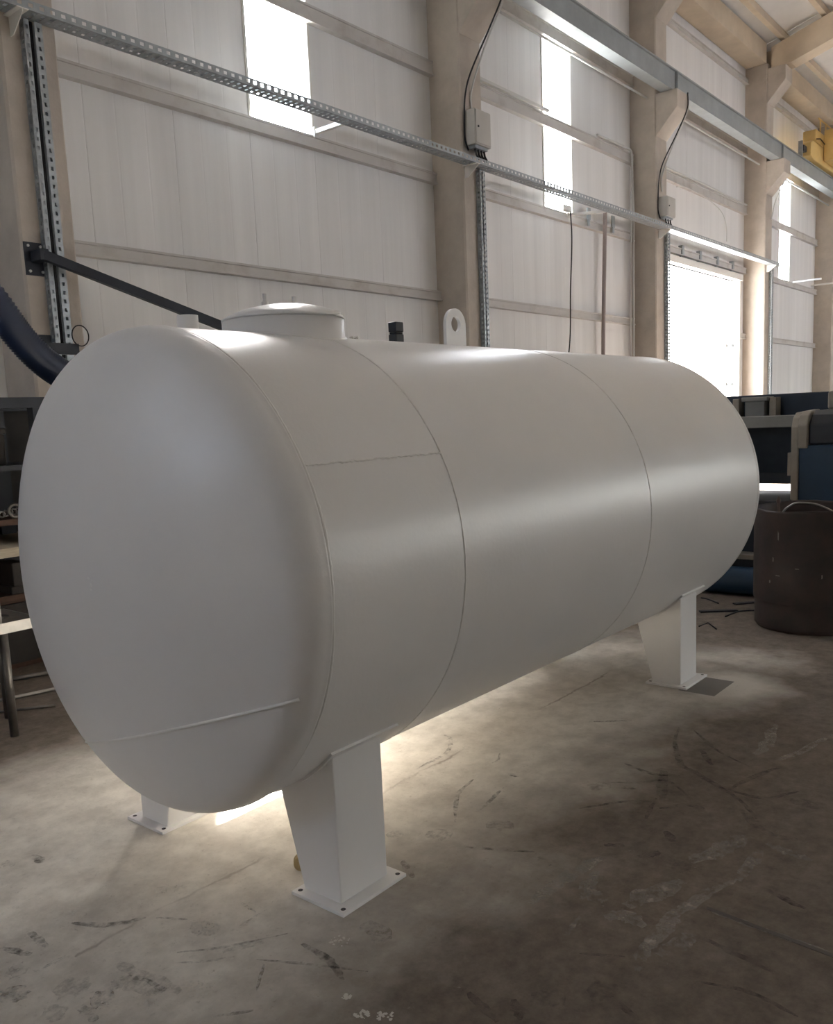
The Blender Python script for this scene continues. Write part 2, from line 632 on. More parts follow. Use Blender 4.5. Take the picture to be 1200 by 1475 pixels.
# doorway in the long wall
d = thing('door_1', (DOOR[0], WY, 0), kind='structure')
MB().box(DOOR[0] - 0.1, DOOR[1] + 0.12, WY - 0.14, WY + 0.1, DOOR[3], DOOR[3] + 0.14).build('lintel', 'white_frame', d, bevel=0.008)
MB().box(DOOR[1], DOOR[1] + 0.12, WY - 0.10, WY + 0.1, 0, DOOR[3]).build('jamb', 'white_frame', d, bevel=0.006)
MB().box(DOOR[0] - 0.12, DOOR[0], WY - 0.10, WY + 0.1, 0, DOOR[3]).build('jamb', 'white_frame', d, bevel=0.006)
MB().box(DOOR[1] - 0.28, DOOR[1] - 0.20, WY + 0.12, WY + 0.17, 0, DOOR[3]).build('door_stile', 'conduit_grey', d)
for z in (1.2, 2.1, 3.0):
    MB().box(DOOR[1] - 0.20, DOOR[1] - 0.02, WY + 0.02, WY + 0.14, z, z + 0.07).build('hinge', 'galvanised_dull', d)
portal(DOOR[0], DOOR[1], 0.0, DOOR[3], WY + 0.2, -1)
for (xx, zz) in [(17.9, 4.80), (18.85, 4.80), (19.85, 4.80), (20.8, 4.80)]:
    MB().box(xx - 0.05, xx + 0.05, WY - 0.09, WY - 0.002, zz - 0.06, zz + 0.12).box(xx - 0.03, xx + 0.03, WY - 0.05, WY - 0.002, zz - 0.14, zz - 0.06).build('runner_bracket', 'galvanised_dull', d)

# other walls (behind the camera and at the two ends)


def wall_grid(name, axis, pos, thick, u0, u1, z1, holes):
    us = sorted({u0, u1, *[h[0] for h in holes], *[h[1] for h in holes]})
    mb = MB()
    for a, b in zip(us[:-1], us[1:]):
        hs = sorted([(h[2], h[3]) for h in holes if h[0] <= a and h[1] >= b])
        z = 0.0
        for (h0, h1) in hs + [(z1, z1)]:
            if h0 > z:
                if axis == 'y':
                    mb.box(a, b, pos - thick, pos, z, h0)
                else:
                    mb.box(pos - thick, pos, a, b, z, h0)
            z = h1
    return mb.build(name, 'wall_plain', kind='structure')


front_holes = [(x, x + 4.2, 0.9, 3.4) for x in (14.5, 19.5, 24.5)] + [(29.5, 33.7, 0.6, 5.0), (34.5, 38.7, 0.6, 5.0)]
wall_grid('wall_front', 'y', YF, 0.1, XL, XR, 9.9, front_holes)
for (a, b, z0, z1) in front_holes:
    portal(a, b, z0, z1, YF - 0.15, 1)
wall_grid('wall_left', 'x', XL, 0.1, YF, WY + 0.08, 13.5, [(5.0, 6.6, 4.9, 7.2)])  # opening added in the unseen end wall as fill for long wall and head
portal(5.0, 6.6, 4.9, 7.2, XL - 0.15, 1, 'x')
wall_grid('wall_right', 'x', XR + 0.1, 0.1, YF, WY + 0.08, 13.5, [])

# roof: sheets between purlins, falling towards the long walls
SL = 0.285
RIDGE = -2.25


def roof_z(y):
    return 9.86 + SL * ((7.0 - y) if y > RIDGE else ((7.0 - RIDGE) - (RIDGE - y)))


ceil = thing('ceiling', (0, 0, 9.8), kind='structure')
ys = [7.7, 5.85, 4.2, 2.6, 1.0, -0.6, RIDGE, -3.9, -5.5, -7.1, -8.7, -10.3, -12.2]
bx_edges = [XL - 0.1] + [c + CW / 2 for c in CX] + [33.9, XR + 0.1]
for xa, xb in zip(bx_edges[:-1], bx_edges[1:]):
    for ya, yb in zip(ys[:-1], ys[1:]):
        MB().prism([(ya, roof_z(ya)), (yb, roof_z(yb)), (yb, roof_z(yb) + 0.08), (ya, roof_z(ya) + 0.08)], xa + 0.006, xb - 0.006, 'x').build('roof_sheet', 'roof_panel', ceil)
for y in [6.72] + ys[1:-1]:
    for xa, xb in zip(bx_edges[:-1], bx_edges[1:]):
        z = roof_z(y)
        MB().box(xa, xb, y - 0.06, y + 0.06, z - 0.14, z + 0.005).build('purlin', 'beam_concrete', ceil, bevel=0.006)

# ------------------------------------------------------------------ columns with corbels
col_labels = [
    'precast concrete column with the black bolted arm plate and perforated cable channel',
    'precast concrete column behind the tank lifting lug, carrying the larger grey junction box',
    'precast concrete column at the doorway edge, carrying the smaller grey junction box',
    'precast concrete column at the doorway jamb, lit brightly by the daylight',
    'farthest precast concrete column, beyond the window past the doorway']
columns = []
for x, lab in zip(CX, col_labels):
    c = thing('concrete_column', (x + CW / 2, 7.25, 0), lab, 'column', 'concrete columns along the panel wall')
    ch = 0.02
    MB().prism([(x + ch, 7.0), (x + CW - ch, 7.0), (x + CW, 7.0 + ch), (x + CW, WY), (x, WY), (x, 7.0 + ch)], 0, 9.33, 'z').build('shaft', 'concrete_column', c)
    MB().prism([(7.0, 6.48), (6.6, 6.90), (6.6, 7.20), (7.005, 7.20)], x, x + CW, 'x').build('corbel', 'concrete_column', c, bevel=0.012)
    MB().prism([(7.0, 8.47), (6.6, 8.90), (6.6, 9.22), (7.005, 9.22)], x, x + CW, 'x').build('corbel', 'concrete_column', c, bevel=0.012)
    columns.append(c)

# eave beams on the column heads, rafters across the hall
eave_lab = {1: 'tan concrete eave beam over the bay with the tall two-part window',
            2: 'tan concrete eave beam over the open doorway',
            3: 'tan concrete eave beam above the yellow crane end'}
for i in range(len(CX) - 1):
    MBx = MB().box(CX[i] + CW + 0.01, CX[i + 1] - 0.01, 7.02, WY - 0.004, 9.332, 9.76)
    o = MBx.build('eave_beam', 'beam_concrete', bevel=0.01)
    tag(o, eave_lab.get(i, 'tan concrete eave beam over the bay behind the tank'), 'beam', 'eave beams')
raf_lab = ['sloping concrete roof rafter on the column with the bolted arm plate', 'sloping concrete roof rafter on the column behind the lifting lug',
           'sloping concrete roof rafter on the doorway column with the junction box', 'sloping concrete roof rafter on the brightly lit doorway column',
           'sloping concrete roof rafter on the farthest column']
for x, lab in zip(CX, raf_lab):
    poly = [(6.93, 9.223), (6.93, 9.66), (RIDGE, 9.66 + SL * (6.93 - RIDGE)), (-11.9, 9.66 - 0.1), (-11.9, 9.2), (RIDGE, 9.2 + SL * (6.5 - RIDGE)), (6.5, 9.223)]
    o = MB().prism(poly, x + 0.02, x + CW - 0.02, 'x').build('roof_rafter', 'beam_concrete')
    tag(o, lab, 'beam', 'roof rafters')

# ------------------------------------------------------------------ crane runway beams, one I-beam per bay
cr_lab = ['grey steel crane runway beam before the column behind the lifting lug',
          'grey steel crane runway beam passing above the tall two-part window',
          'grey steel crane runway beam spanning above the open doorway',
          'grey steel crane runway beam carrying the yellow crane end']
YB = 6.80
for i in range(len(CX) - 1):
    xa, xb = CX[i] + CW / 2 + 0.006, CX[i + 1] + CW / 2 - 0.006
    if i == len(CX) - 2:
        xb = CX[-1] + CW
    b = thing('crane_beam', ((xa + xb) / 2, YB, 7.2), cr_lab[i], 'crane beam', 'crane runway beams')
    z0, z1 = 7.202, 7.57
    MB().box(xa, xb, YB - 0.11, YB + 0.11, z0, z0 + 0.022).build('bottom_flange', 'crane_beam_paint', b)
    MB().box(xa, xb, YB - 0.11, YB + 0.11, z1 - 0.022, z1).build('top_flange', 'crane_beam_paint', b)
    MB().box(xa, xb, YB - 0.075, YB - 0.055, z0 + 0.022, z1 - 0.022).build('web', 'crane_beam_paint', b)
    MB().box(xa, xb, YB - 0.025, YB + 0.025, z1, z1 + 0.045).build('rail', 'galvanised_dull', b)
    for xs in (xa + 0.01, xb - 0.03):
        MB().box(xs, xs + 0.02, YB - 0.105, YB - 0.075, z0 + 0.022, z1 - 0.022).build('stiffener', 'crane_beam_paint', b)
    MB().tube([(xa, 7.16, 7.16), (xb, 7.16, 7.16)], 0.018, 8).build('busbar_conduit', 'conduit_grey', b)

# yellow overhead crane: end carriage on the runway, girder across the hall
k = thing('overhead_crane', (25.2, YB, 7.615), 'yellow overhead crane end carriage and girder on the runway beam', 'crane')
MB().prism([(23.95, 7.70), (24.25, 7.64), (26.6, 7.64), (26.9, 7.72), (26.9, 8.02), (26.7, 8.08), (24.1, 8.08), (23.95, 8.0)], YB - 0.16, YB + 0.10, 'y').build('end_carriage', 'crane_yellow', k, bevel=0.02)
MB().prism([(25.0, 7.75), (26.2, 7.75), (26.2, 8.5), (25.0, 8.5)], -11.4, YB - 0.18, 'y').build('girder', 'crane_yellow', k, bevel=0.02)
MB().box(24.35, 26.2, YB - 0.17, YB + 0.16, 8.09, 8.40).build('gear_housing', 'crane_yellow', k, bevel=0.03)
for xw in (24.35, 26.45):
    MB().cyl((xw, YB - 0.04, 7.735), 0.115, 0.08, 24, 'y').build('wheel', 'crane_dark', k)
MB().box(23.72, 23.95, YB - 0.06, YB + 0.04, 7.78, 7.92).build('buffer', 'crane_dark', k, bevel=0.01)
MB().box(23.62, 23.66, YB - 0.05, YB + 0.05, 7.62, 8.0).build('end_stop', 'galvanised_dull', k)
hr = MB()
for xx in (24.75, 25.25, 25.75):
    hr.tube([(xx, YB - 0.15, 8.38), (xx, YB - 0.15, 8.72)], 0.018, 8)
hr.tube([(24.6, YB - 0.15, 8.70), (26.1, YB - 0.15, 8.70)], 0.02, 8)
hr.build('guard_rail', 'crane_yellow', k)
MB().tube([(24.3, YB - 0.19, 8.14), (24.6, YB - 0.2, 8.2), (25.0, YB - 0.2, 8.15), (25.6, YB - 0.2, 8.26)], 0.014, 6).build('supply_cable', 'black_rubber', k)

# ------------------------------------------------------------------ cable trays on brackets
TY0, TY1, TZ = 6.79, 6.965, 4.865


def perforated(mb, xa, xb, y0, y1, z, step=0.075, gap=0.03):
    n = int((xb - xa) / step)
    for i in range(n):
        x = xa + i * step
        mb.box(x, x + step - gap, y0, y1, z - 0.002, z)


def cable_tray(xa, xb, label, sag=0.0, lit=False):
    t_ = thing('cable_tray', ((xa + xb) / 2, (TY0 + TY1) / 2, TZ), label, 'cable tray', 'cable trays along the columns')
    for y in (TY0, TY1 - 0.003):
        mb = MB()
        mb.box(xa, xb, y, y + 0.003, TZ, TZ + 0.022).box(xa, xb, y, y + 0.003, TZ + 0.052, TZ + 0.07)
        n = int((xb - xa) / 0.09)
        for i in range(n + 1):
            x = xa + (xb - xa - 0.05) * i / n
            mb.box(x, x + 0.05, y, y + 0.003, TZ + 0.022, TZ + 0.052)
        mb.build('side_rail', 'galvanised_dull', t_)
    mb = MB()
    perforated(mb, xa, xb, TY0 + 0.003, TY1 - 0.003, TZ + 0.002)
    for y in (TY0 + 0.003, (TY0 + TY1) / 2 - 0.015, TY1 - 0.033):
        mb.box(xa, xb, y, y + 0.03, TZ + 0.0021, TZ + 0.004)
    mb.build('slotted_bottom', 'galvanised_dull', t_)
    return t_


cable_tray(2.2, 9.94, 'galvanised slotted cable tray crossing in front of the wide bright window')
cable_tray(9.95, 15.90, 'galvanised slotted cable tray crossing below the tall two-part window')
cable_tray(15.91, 22.3, 'galvanised slotted cable tray above the open doorway')

brk = 'trays on the columns'
for x, lab in ((CX[0] + 0.09, 'white steel tray bracket on the column with the bolted arm plate'), (CX[1] + 0.03, 'white steel tray bracket below the larger junction box'),
               (CX[2] + 0.10, 'white steel tray bracket below the smaller junction box'), (CX[3] + 0.1, 'white steel tray bracket on the brightly lit doorway column')):
    b = thing('tray_bracket', (x, 6.99, TZ - 0.2), lab, 'bracket', 'cable tray brackets')
    MB().prism([(6.998, TZ - 0.002), (TY0 - 0.01, TZ - 0.002), (TY0 - 0.01, TZ - 0.03), (6.95, TZ - 0.15), (6.998, TZ - 0.15)], x, x + 0.008, 'x').build('gusset', 'white_frame', b)
    MB().box(x - 0.04, x + 0.055, TY0 - 0.01, 6.998, TZ - 0.008, TZ - 0.001).build('arm', 'white_frame', b)

# struts from the wall to the trays
st = MB().box(7.42, 7.47, TY1 + 0.004, 7.41, TZ + 0.01, TZ + 0.055).box(7.41, 7.48, 7.40, 7.424, TZ - 0.03, TZ + 0.08).build('tray_strut', 'white_frame')
tag(st, 'white strut holding the cable tray beside the wide bright window', 'strut', 'wall struts under the trays')
st = MB().bar((13.18, 7.40, 4.83), (13.66, TY1 + 0.02, TZ + 0.02), 0.05, 0.04).box(13.14, 13.23, 7.395, 7.42, 4.79, 4.86).build('tray_strut', 'white_frame')
tag(st, 'white strut reaching from the cable tray to the tall two-part window', 'strut', 'wall struts under the trays')
bx = thing('wall_fitting', (13.05, 7.4, 4.86), 'small pale wall box at the foot of the tall two-part window', 'electrical box')
MB().box(12.95, 13.2, 7.36, 7.425, 4.865, 4.96).build('case', 'box_grey', bx, bevel=0.008)
MB().box(12.97, 13.18, 7.353, 7.362, 4.88, 4.945).build('cover', 'conduit_grey', bx)
for (xx, zz, lab) in [(13.85, 4.87, 'small dark steel bracket on the girt, close beside the tall two-part window'), (14.75, 4.87, 'small dark steel bracket on the girt, beyond the brownish pipe towards the doorway column')]:
    o = thing('wall_clip', (xx, WY - 0.06, zz - 0.1), lab, 'bracket', 'dark brackets beside the tall window')
    MB().box(xx - 0.055, xx + 0.055, WY - 0.11, WY - 0.09, zz - 0.02, zz + 0.17).build('plate', 'galvanised_dull', o)
    MB().box(xx - 0.03, xx + 0.03, WY - 0.11, WY - 0.088, zz - 0.12, zz - 0.02).build('tongue', 'galvanised_dull', o)


# upright perforated channels on the column faces
def channel(x, width, z0, z1, label, scale=1.0):
    t_ = thing('cable_channel', (x + width / 2, 6.95, z0), label, 'cable channel', 'perforated cable channels on the columns')
    MB().box(x, x + width, 6.994, 6.998, z0, z1).build('back_plate', 'galvanised_dull', t_)
    for xx in (x, x + width - 0.003):
        mb = MB()
        mb.box(xx, xx + 0.003, 6.93, 6.946, z0, z1).box(xx, xx + 0.003, 6.972, 6.994, z0, z1)
        n = int((z1 - z0) / 0.06)
        for i in range(n + 1):
            z = z0 + (z1 - z0 - 0.03) * i / n
            mb.box(xx, xx + 0.003, 6.946, 6.972, z, z + 0.03)
        mb.build('side_flange', 'galvanised', t_)
    # front lips with slots
    for xx, w in ((x, width * 0.30), (x + width * 0.56, width * 0.44)):
        mb = MB()
        a, b = xx + 0.003, xx + w - 0.003
        mb.box(a, a + (b - a) * 0.3, 6.927, 6.930, z0, z1).box(b - (b - a) * 0.3, b, 6.927, 6.930, z0, z1)
        n = int((z1 - z0) / 0.07)
        for i in range(n + 1):
            z = z0 + (z1 - z0 - 0.04) * i / n
            mb.box(a + (b - a) * 0.3, b - (b - a) * 0.3, 6.927, 6.930, z, z + 0.04)
        mb.build('slotted_lip', 'galvanised', t_)
    for q in (0.35, 0.43, 0.51):
        MB().tube([(x + width * q, 6.955, z0 - 0.02), (x + width * q, 6.955, z1)], width * 0.042, 6).build('cable', 'black_rubber', t_)


channel(3.79, 0.155, 1.95, TZ - 0.01, 'perforated galvanised cable channel crossing the black arm plate')
channel(9.98, 0.12, 1.2, TZ - 0.01, 'perforated galvanised cable channel below the larger junction box')
channel(16.0, 0.12, 1.2, TZ - 0.01, 'perforated galvanised cable channel beside the open doorway')
channel(22.02, 0.12, 0.9, TZ - 0.01, 'perforated galvanised cable channel on the brightly lit doorway column')


# junction boxes
def junction(x0, x1, z0, z1, label, cab):
    b = thing('junction_box', ((x0 + x1) / 2, 6.9, z0), label, 'junction box', 'grey junction boxes on columns')
    y0 = 6.83
    MB().box(x0, x1, y0, 6.998, z0, z1).build('case', 'box_grey', b, bevel=0.01)
    MB().box(x0 + 0.015, x1 - 0.015, y0 - 0.012, y0 + 0.001, z0 + 0.015, z1 - 0.015).build('lid', 'box_grey', b, bevel=0.006)
    MB().cyl((x0 + 0.06, y0 - 0.02, (z0 + z1) / 2), 0.014, 0.01, 12, 'y').build('lock', 'black_rubber', b)
    MB().box(x0 + 0.04, x1 - 0.04, y0 + 0.03, 6.96, z0 - 0.035, z0 + 0.001).build('gland_plate', 'galvanised_dull', b)
    for i in range(cab):
        xx = x0 + 0.09 + i * (x1 - x0 - 0.16) / max(1, cab - 1)
        MB().tube(spline([(xx, 6.9, z0 - 0.03), (xx + 0.005, 6.89, z0 - 0.1), (xx + 0.01, 6.87, z0 - 0.14), (xx + 0.02, 6.86, TZ + 0.078)], 5), 0.014, 8).build('outlet_cable', 'black_rubber', b)


junction(9.76, 10.12, 5.12, 5.56, 'larger grey junction box with cables below, on the column behind the lifting lug', 4)
junction(15.76, 16.12, 5.10, 5.45, 'smaller grey junction box with cables below, on the doorway edge column', 3)

for x, zt, lab in ((9.70, 5.5, 'black cable running from the corbel to the larger junction box'), (15.66, 5.4, 'black cable running from the corbel to the smaller junction box')):
    pts = [(x + 0.44, 6.585, 7.22), (x + 0.42, 6.585, 6.95), (x + 0.30, 6.72, 6.55), (x + 0.16, 6.93, 6.05), (x + 0.06, 6.965, 5.75), (x + 0.035, 6.975, 5.45), (x + 0.035, 6.975, 5.2), (x + 0.07, 6.95, 5.06)]
    o = MB().tube(spline(pts, 8), 0.011, 8).build('power_cable', 'black_rubber')
    tag(o, lab, 'cable', 'cables hanging from corbels')
    pts = [(x + 0.47, 6.59, 7.2), (x + 0.45, 6.60, 6.9), (x + 0.33, 6.80, 6.4), (x + 0.22, 6.975, 5.85), (x + 0.21, 6.978, 5.56)]
    o = MB().tube(spline(pts, 8), 0.013, 8).build('pale_conduit', 'conduit_grey')
    tag(o, lab.replace('black cable', 'pale conduit'), 'conduit', 'pale conduits from corbels')
o = MB().tube(spline([(22.16, 6.6, 7.18), (22.13, 6.7, 6.8), (22.1, 6.9, 6.35), (22.06, 6.975, 5.95)], 8), 0.014, 8).build('pale_conduit', 'conduit_grey')
tag(o, 'pale conduit hanging from the corbel of the brightly lit doorway column', 'conduit')

# conduits on the wall bay with the tall window
o = MB().tube(spline([(14.2, 7.40, 6.29), (15.2, 7.40, 6.30), (15.46, 7.40, 6.29), (15.52, 7.40, 6.2), (15.53, 7.40, 5.9), (15.57, 7.40, 5.2), (15.55, 7.40, 3.8), (15.53, 7.40, 0.0)], 6), 0.02, 8).build('wall_conduit', 'conduit_grey')
tag(o, 'thin pale conduit bending down the wall beside the doorway column', 'conduit')
o = MB().tube(spline([(15.44, 7.40, 6.0), (15.46, 7.39, 5.2), (15.43, 7.4, 4.0), (15.43, 7.4, 0.0)], 6), 0.016, 8).build('wall_conduit', 'conduit_grey')
tag(o, 'second thin pale conduit running straight down beside the doorway column', 'conduit')
o = MB().tube([(14.40, 7.375, 5.05), (14.36, 7.375, 4.3), (14.28, 7.375, 3.0), (14.2, 7.375, 0.0)], 0.035, 10).build('downpipe', 'conduit_brown')
tag(o, 'brownish steel pipe upright on the wall between tall window and doorway column', 'pipe')
o = MB().tube(spline([(13.16, 7.36, 4.87), (13.17, 7.35, 4.4), (13.15, 7.38, 3.6), (13.08, 7.36, 2.9), (12.95, 7.36, 2.2), (12.9, 7.36, 1.2), (12.9, 7.38, 0.01)], 8), 0.011, 8).build('hanging_cable', 'black_rubber')
tag(o, 'thin black cable hanging down the wall from the tall two-part window', 'cable')
o = MB().box(10.3, 12.55, 7.36, 7.40, 6.27, 6.31).build('pale_conduit', 'conduit_grey')
tag(o, 'straight pale conduit along the girt beside the larger junction box', 'conduit')
o = MB().tube(spline([(16.3, 7.40, 6.28), (17.5, 7.39, 6.275), (19.0, 7.40, 6.30), (20.2, 7.39, 6.275), (21.6, 7.4, 6.28)], 6), 0.022, 8).build('pale_conduit', 'conduit_grey')
tag(o, 'pale conduit lying on the girt above the open doorway', 'conduit')
o = MB().tube(spline([(17.5, 7.39, 6.0), (17.9, 7.38, 6.06), (18.6, 7.37, 6.04), (19.4, 7.37, 5.98), (20.0, 7.38, 5.85), (20.3, 7.4, 5.6), (20.35, 7.41, 5.3)], 6), 0.009, 6).build('loose_wire', 'conduit_grey')
tag(o, 'thin loose wire drooping below the girt above the open doorway', 'wire')
o = MB().box(25.32, 25.37, 6.7, 7.42, 4.84, 4.88).build('tray_strut', 'white_frame')
tag(o, 'white strut sticking out beside the window past the doorway', 'strut', 'wall struts under the trays')
o = MB().box(27.0, 27.05, 6.7, 7.42, 4.9, 4.94).build('tray_strut', 'white_frame')
tag(o, 'white strut sticking out before the farthest column', 'strut', 'wall struts under the trays')

# fence in the yard beyond the doorway
fe = thing('boundary_fence', (45, 21, -0.03), 'grey metal picket fence outside the open doorway', 'fence')
for i in range(60):
    x = 38 + i * 0.42
    MB().box(x, x + 0.05, 20.98, 21.02, -0.03, 1.75).build('picket', 'fence_metal', fe)
for z in (0.35, 1.45):
    MB().box(37.8, 63.2, 21.02, 21.06, z, z + 0.06).build('rail', 'fence_metal', fe)

# ------------------------------------------------------------------ the tank
TYC, TZC, TR = 2.54, 1.119, 0.822
X1, X2, X3, X4 = 1.69, 2.32, 3.785, 5.26
tank = thing('storage_tank', (3.45, TYC, 0), 'large white horizontal cylindrical storage tank standing on four steel legs', 'tank')
NSEG = 160
for xa, xb in ((X1, X2), (X2, X3), (X3, X4)):
    n = max(2, int((xb - xa) / 0.25))
    prof = [(TR, xa)] + [(TR, xa + (xb - xa) * i / n) for i in range(1, n)] + [(TR, xb)]
    MB().lathe(prof, (0, TYC, TZC), 'x', NSEG).build('shell_plate', 'tank_paint', tank)
# torispherical heads
RC, RK, FLG = 2 * TR * 1.0, 2 * TR * 0.075, 0.012
co = TR - RK
PHI = math.asin(co / (RC - RK))
DEP = RC - math.sqrt((RC - RK) ** 2 - co ** 2)


def head_prof(sign, xw):
    pr = [(TR - 0.001, xw), (TR + 0.003, xw + sign * 0.008), (TR + 0.002, xw + sign * FLG)]
    for i in range(1, 15):
        a = (math.pi / 2 - PHI) * i / 14
        pr.append((co + RK * math.cos(a), xw + sign * (FLG + RK * math.sin(a))))
    xc = xw + sign * (FLG + DEP - RC)
    for i in range(1, 33):
        a = PHI * (1 - i / 32)
        pr.append((max(RC * math.sin(a), 0.0005), xc + sign * RC * math.cos(a)))
    return pr


def head_x(rho):
    """X of the near head's surface at a radius"""
    if rho < RC * math.sin(PHI):
        return X1 - (FLG + DEP - RC) - math.sqrt(RC ** 2 - rho ** 2)
    s = min(1.0, (rho - co) / RK)
    return X1 - FLG - RK * math.sqrt(max(0.0, 1 - s * s))


near_head = MB().lathe(head_prof(-1, X1), (0, TYC, TZC), 'x', NSEG).build('dished_head', 'tank_paint', tank)
MB().lathe(head_prof(1, X4), (0, TYC, TZC), 'x', NSEG).build('dished_head', 'tank_paint', tank)


# weld beads
def ring_weld(x, r, wob, jit, bead=0.0055):
    pts, rs = [], []
    N = 420
    for i in range(N):
        q = 2 * math.pi * i / N
        pts.append((x + wob * math.sin(q * 9 + 1) * 0.4 + random.uniform(-jit, jit), TYC + r * math.cos(q), TZC + r * math.sin(q)))
        rs.append(bead * random.uniform(0.9, 1.12))
    MB().tube(pts, rs, 6, closed=True).build('weld_bead', 'weld_paint', tank)


ring_weld(X1, TR - 0.0035, 0.006, 0.0011, 0.0072)
ring_weld(X2, TR - 0.0034, 0.002, 0.0007, 0.0062)
ring_weld(X3, TR - 0.0034, 0.002, 0.0007, 0.0062)
ring_weld(X4, TR - 0.0034, 0.002, 0.0007, 0.0062)


def cyl_hit(px, py):
    d = ray(px, py)
    a = d.y ** 2 + d.z ** 2
    b = 2 * (d.y * -TYC + d.z * (CAM.z - TZC))
    c = TYC ** 2 + (CAM.z - TZC) ** 2 - TR ** 2
    return CAM + d * ((-b - math.sqrt(b * b - 4 * a * c)) / (2 * a))


pl = cyl_hit(540, 661)
ang = math.atan2(pl.z - TZC, pl.y - TYC)


def seam_along(xa, xb, ang, bead, jit):
    pts, rs = [], []
    n = int((xb - xa) / 0.008)
    for i in range(n + 1):
        q = ang + random.uniform(-jit, jit)
        pts.append((xa + (xb - xa) * i / n, TYC + (TR + 0.0003) * math.cos(q), TZC + (TR + 0.0003) * math.sin(q)))
        rs.append(bead * random.uniform(0.5, 1.3))
    MB().tube(pts, rs, 6).build('weld_bead', 'weld_paint', tank)


seam_along(X1, X2, ang, 0.0034, 0.0028)
seam_along(X2, X3, ang + 3.6, 0.0034, 0.002)
seam_along(X3, X4, ang + 4.4, 0.0034, 0.002)
# chord seam on the near head
pts = []
for i in range(90):
    y = 1.795 + i * (3.07 - 1.795) / 89
    z = 0.825 - 0.31 * (y - 1.81)
    rho = math.hypot(y - TYC, z - TZC)
    if rho < TR - 0.012:
        pts.append((head_x(rho) - 0.0002, y, z))
wb = MB().tube(pts, [0.0058 * (1 - 0.35 * i / len(pts)) for i in range(len(pts))], 8).build('weld_bead', 'weld_paint', near_head)
# small dent scar in the paint of the near head
sc_ = MB()
for (dy, dz, s) in ((0, 0, 0.008), (0.012, 0.02, 0.005), (-0.01, 0.014, 0.004), (0.002, -0.014, 0.005)):
    y, z = 2.47 + dy, 1.14 + dz
    x = head_x(math.hypot(y - TYC, z - TZC))
    sc_.lathe([(s, 0.0), (s * 0.6, -0.002), (0.0003, -0.003)], (x + 0.0005, y, z), 'x', 8)
sc_.build('paint_blemish', 'weld_paint', near_head)

# manhole: neck, split domed cover, studs
MC = (2.318, TYC)
MR = 0.232
man = MB().lathe([(MR, 1.86), (MR, 1.994), (MR - 0.008, 1.994), (MR - 0.008, 1.93)], (MC[0], MC[1], 0), 'z', 72).build('manhole_neck', 'tank_paint', tank)
MB().tube([(MC[0] + MR * math.cos(2 * math.pi * i / 96), MC[1] + MR * math.sin(2 * math.pi * i / 96), TZC + math.sqrt(TR ** 2 - (MR * math.sin(2 * math.pi * i / 96)) ** 2)) for i in range(96)], 0.007, 6, closed=True).build('weld_bead', 'weld_paint', man)


def leaf(side, lift, split_x, tilt):
    """one half of the domed cover"""
    H, R_ = 0.056, MR + 0.001
    n, m = 28, 10
    vs, fs = [], []
    grid = {}
    mb = MB()
    for th_ in (0.0, -0.007):
        for i in range(n + 1):
            v = -1 + 2 * i / n
            yv = R_ * math.sin(v * math.pi / 2)
            xe = math.sqrt(max(R_ ** 2 - yv ** 2, 0))
            xs = max(-xe, min(xe, split_x))
            for j in range(m + 1):
                x = xs + (side * xe - xs) * j / m
                u = abs(x - side * xe) / max(abs(xs - side * xe), 1e-6)      # 0 at the rim, 1 at the split
                if side < 0:
                    hump = math.sin(math.pi / 2 * min(1, u / 0.66)) ** 0.8 if u < 0.66 else 1 - 0.34 * ((u - 0.66) / 0.34) ** 1.6
                else:
                    hump = 0.62 * math.sin(math.pi / 2 * min(1, u / 0.7)) ** 0.7
                z = 1.994 + lift + H * max(0.0, 1 - (yv / R_) ** 2) ** 0.6 * hump + th_
                grid[(th_, i, j)] = len(vs)
                vs.append((MC[0] + x, MC[1] + yv, z))
    for th_ in (0.0, -0.007):
        for i in range(n):
            for j in range(m):
                fs.append((grid[(th_, i, j)], grid[(th_, i + 1, j)], grid[(th_, i + 1, j + 1)], grid[(th_, i, j + 1)]))
    for i in range(n):
        for j in (0, m):
            fs.append((grid[(0.0, i, j)], grid[(0.0, i + 1, j)], grid[(-0.007, i + 1, j)], grid[(-0.007, i, j)]))
    mb.add(vs, fs, True)
    lf = mb.build('cover_leaf', 'tank_paint', man)
    return lf


leaf(-1, 0.008, 0.10, 0.0)
leaf(1, 0.007, 0.055, 0.0)
for (x, y) in ((-0.06, 0.03), (0.09, 0.03)):
    sx_, sy_ = MC[0] + x, MC[1] + y
    MB().lathe([(0.013, 2.03), (0.013, 2.068), (0.007, 2.07), (0.009, 2.098), (0.0005, 2.099)], (sx_, sy_, 0), 'z', 12).build('stud', 'tank_paint', man)
# lump of weld at the neck's foot
lw = MB()
for i in range(7):
    lw.lathe([(0.0005, -0.006), (0.008, 0), (0.0005, 0.007)], (2.56 + random.uniform(-.012, .012), 2.40 + random.uniform(-.02, .02), TZC + math.sqrt(TR ** 2 - 0.14 ** 2) + 0.004), 'z', 8)
lw.build('weld_lump', 'weld_paint', man)
# pipe stub, lifting lug
MB().lathe([(0.036, 1.90), (0.036, 1.992), (0.030, 1.992), (0.030, 1.94)], (1.885, TYC + 0.01, 0), 'z', 28).build('pipe_stub', 'tank_paint', tank)


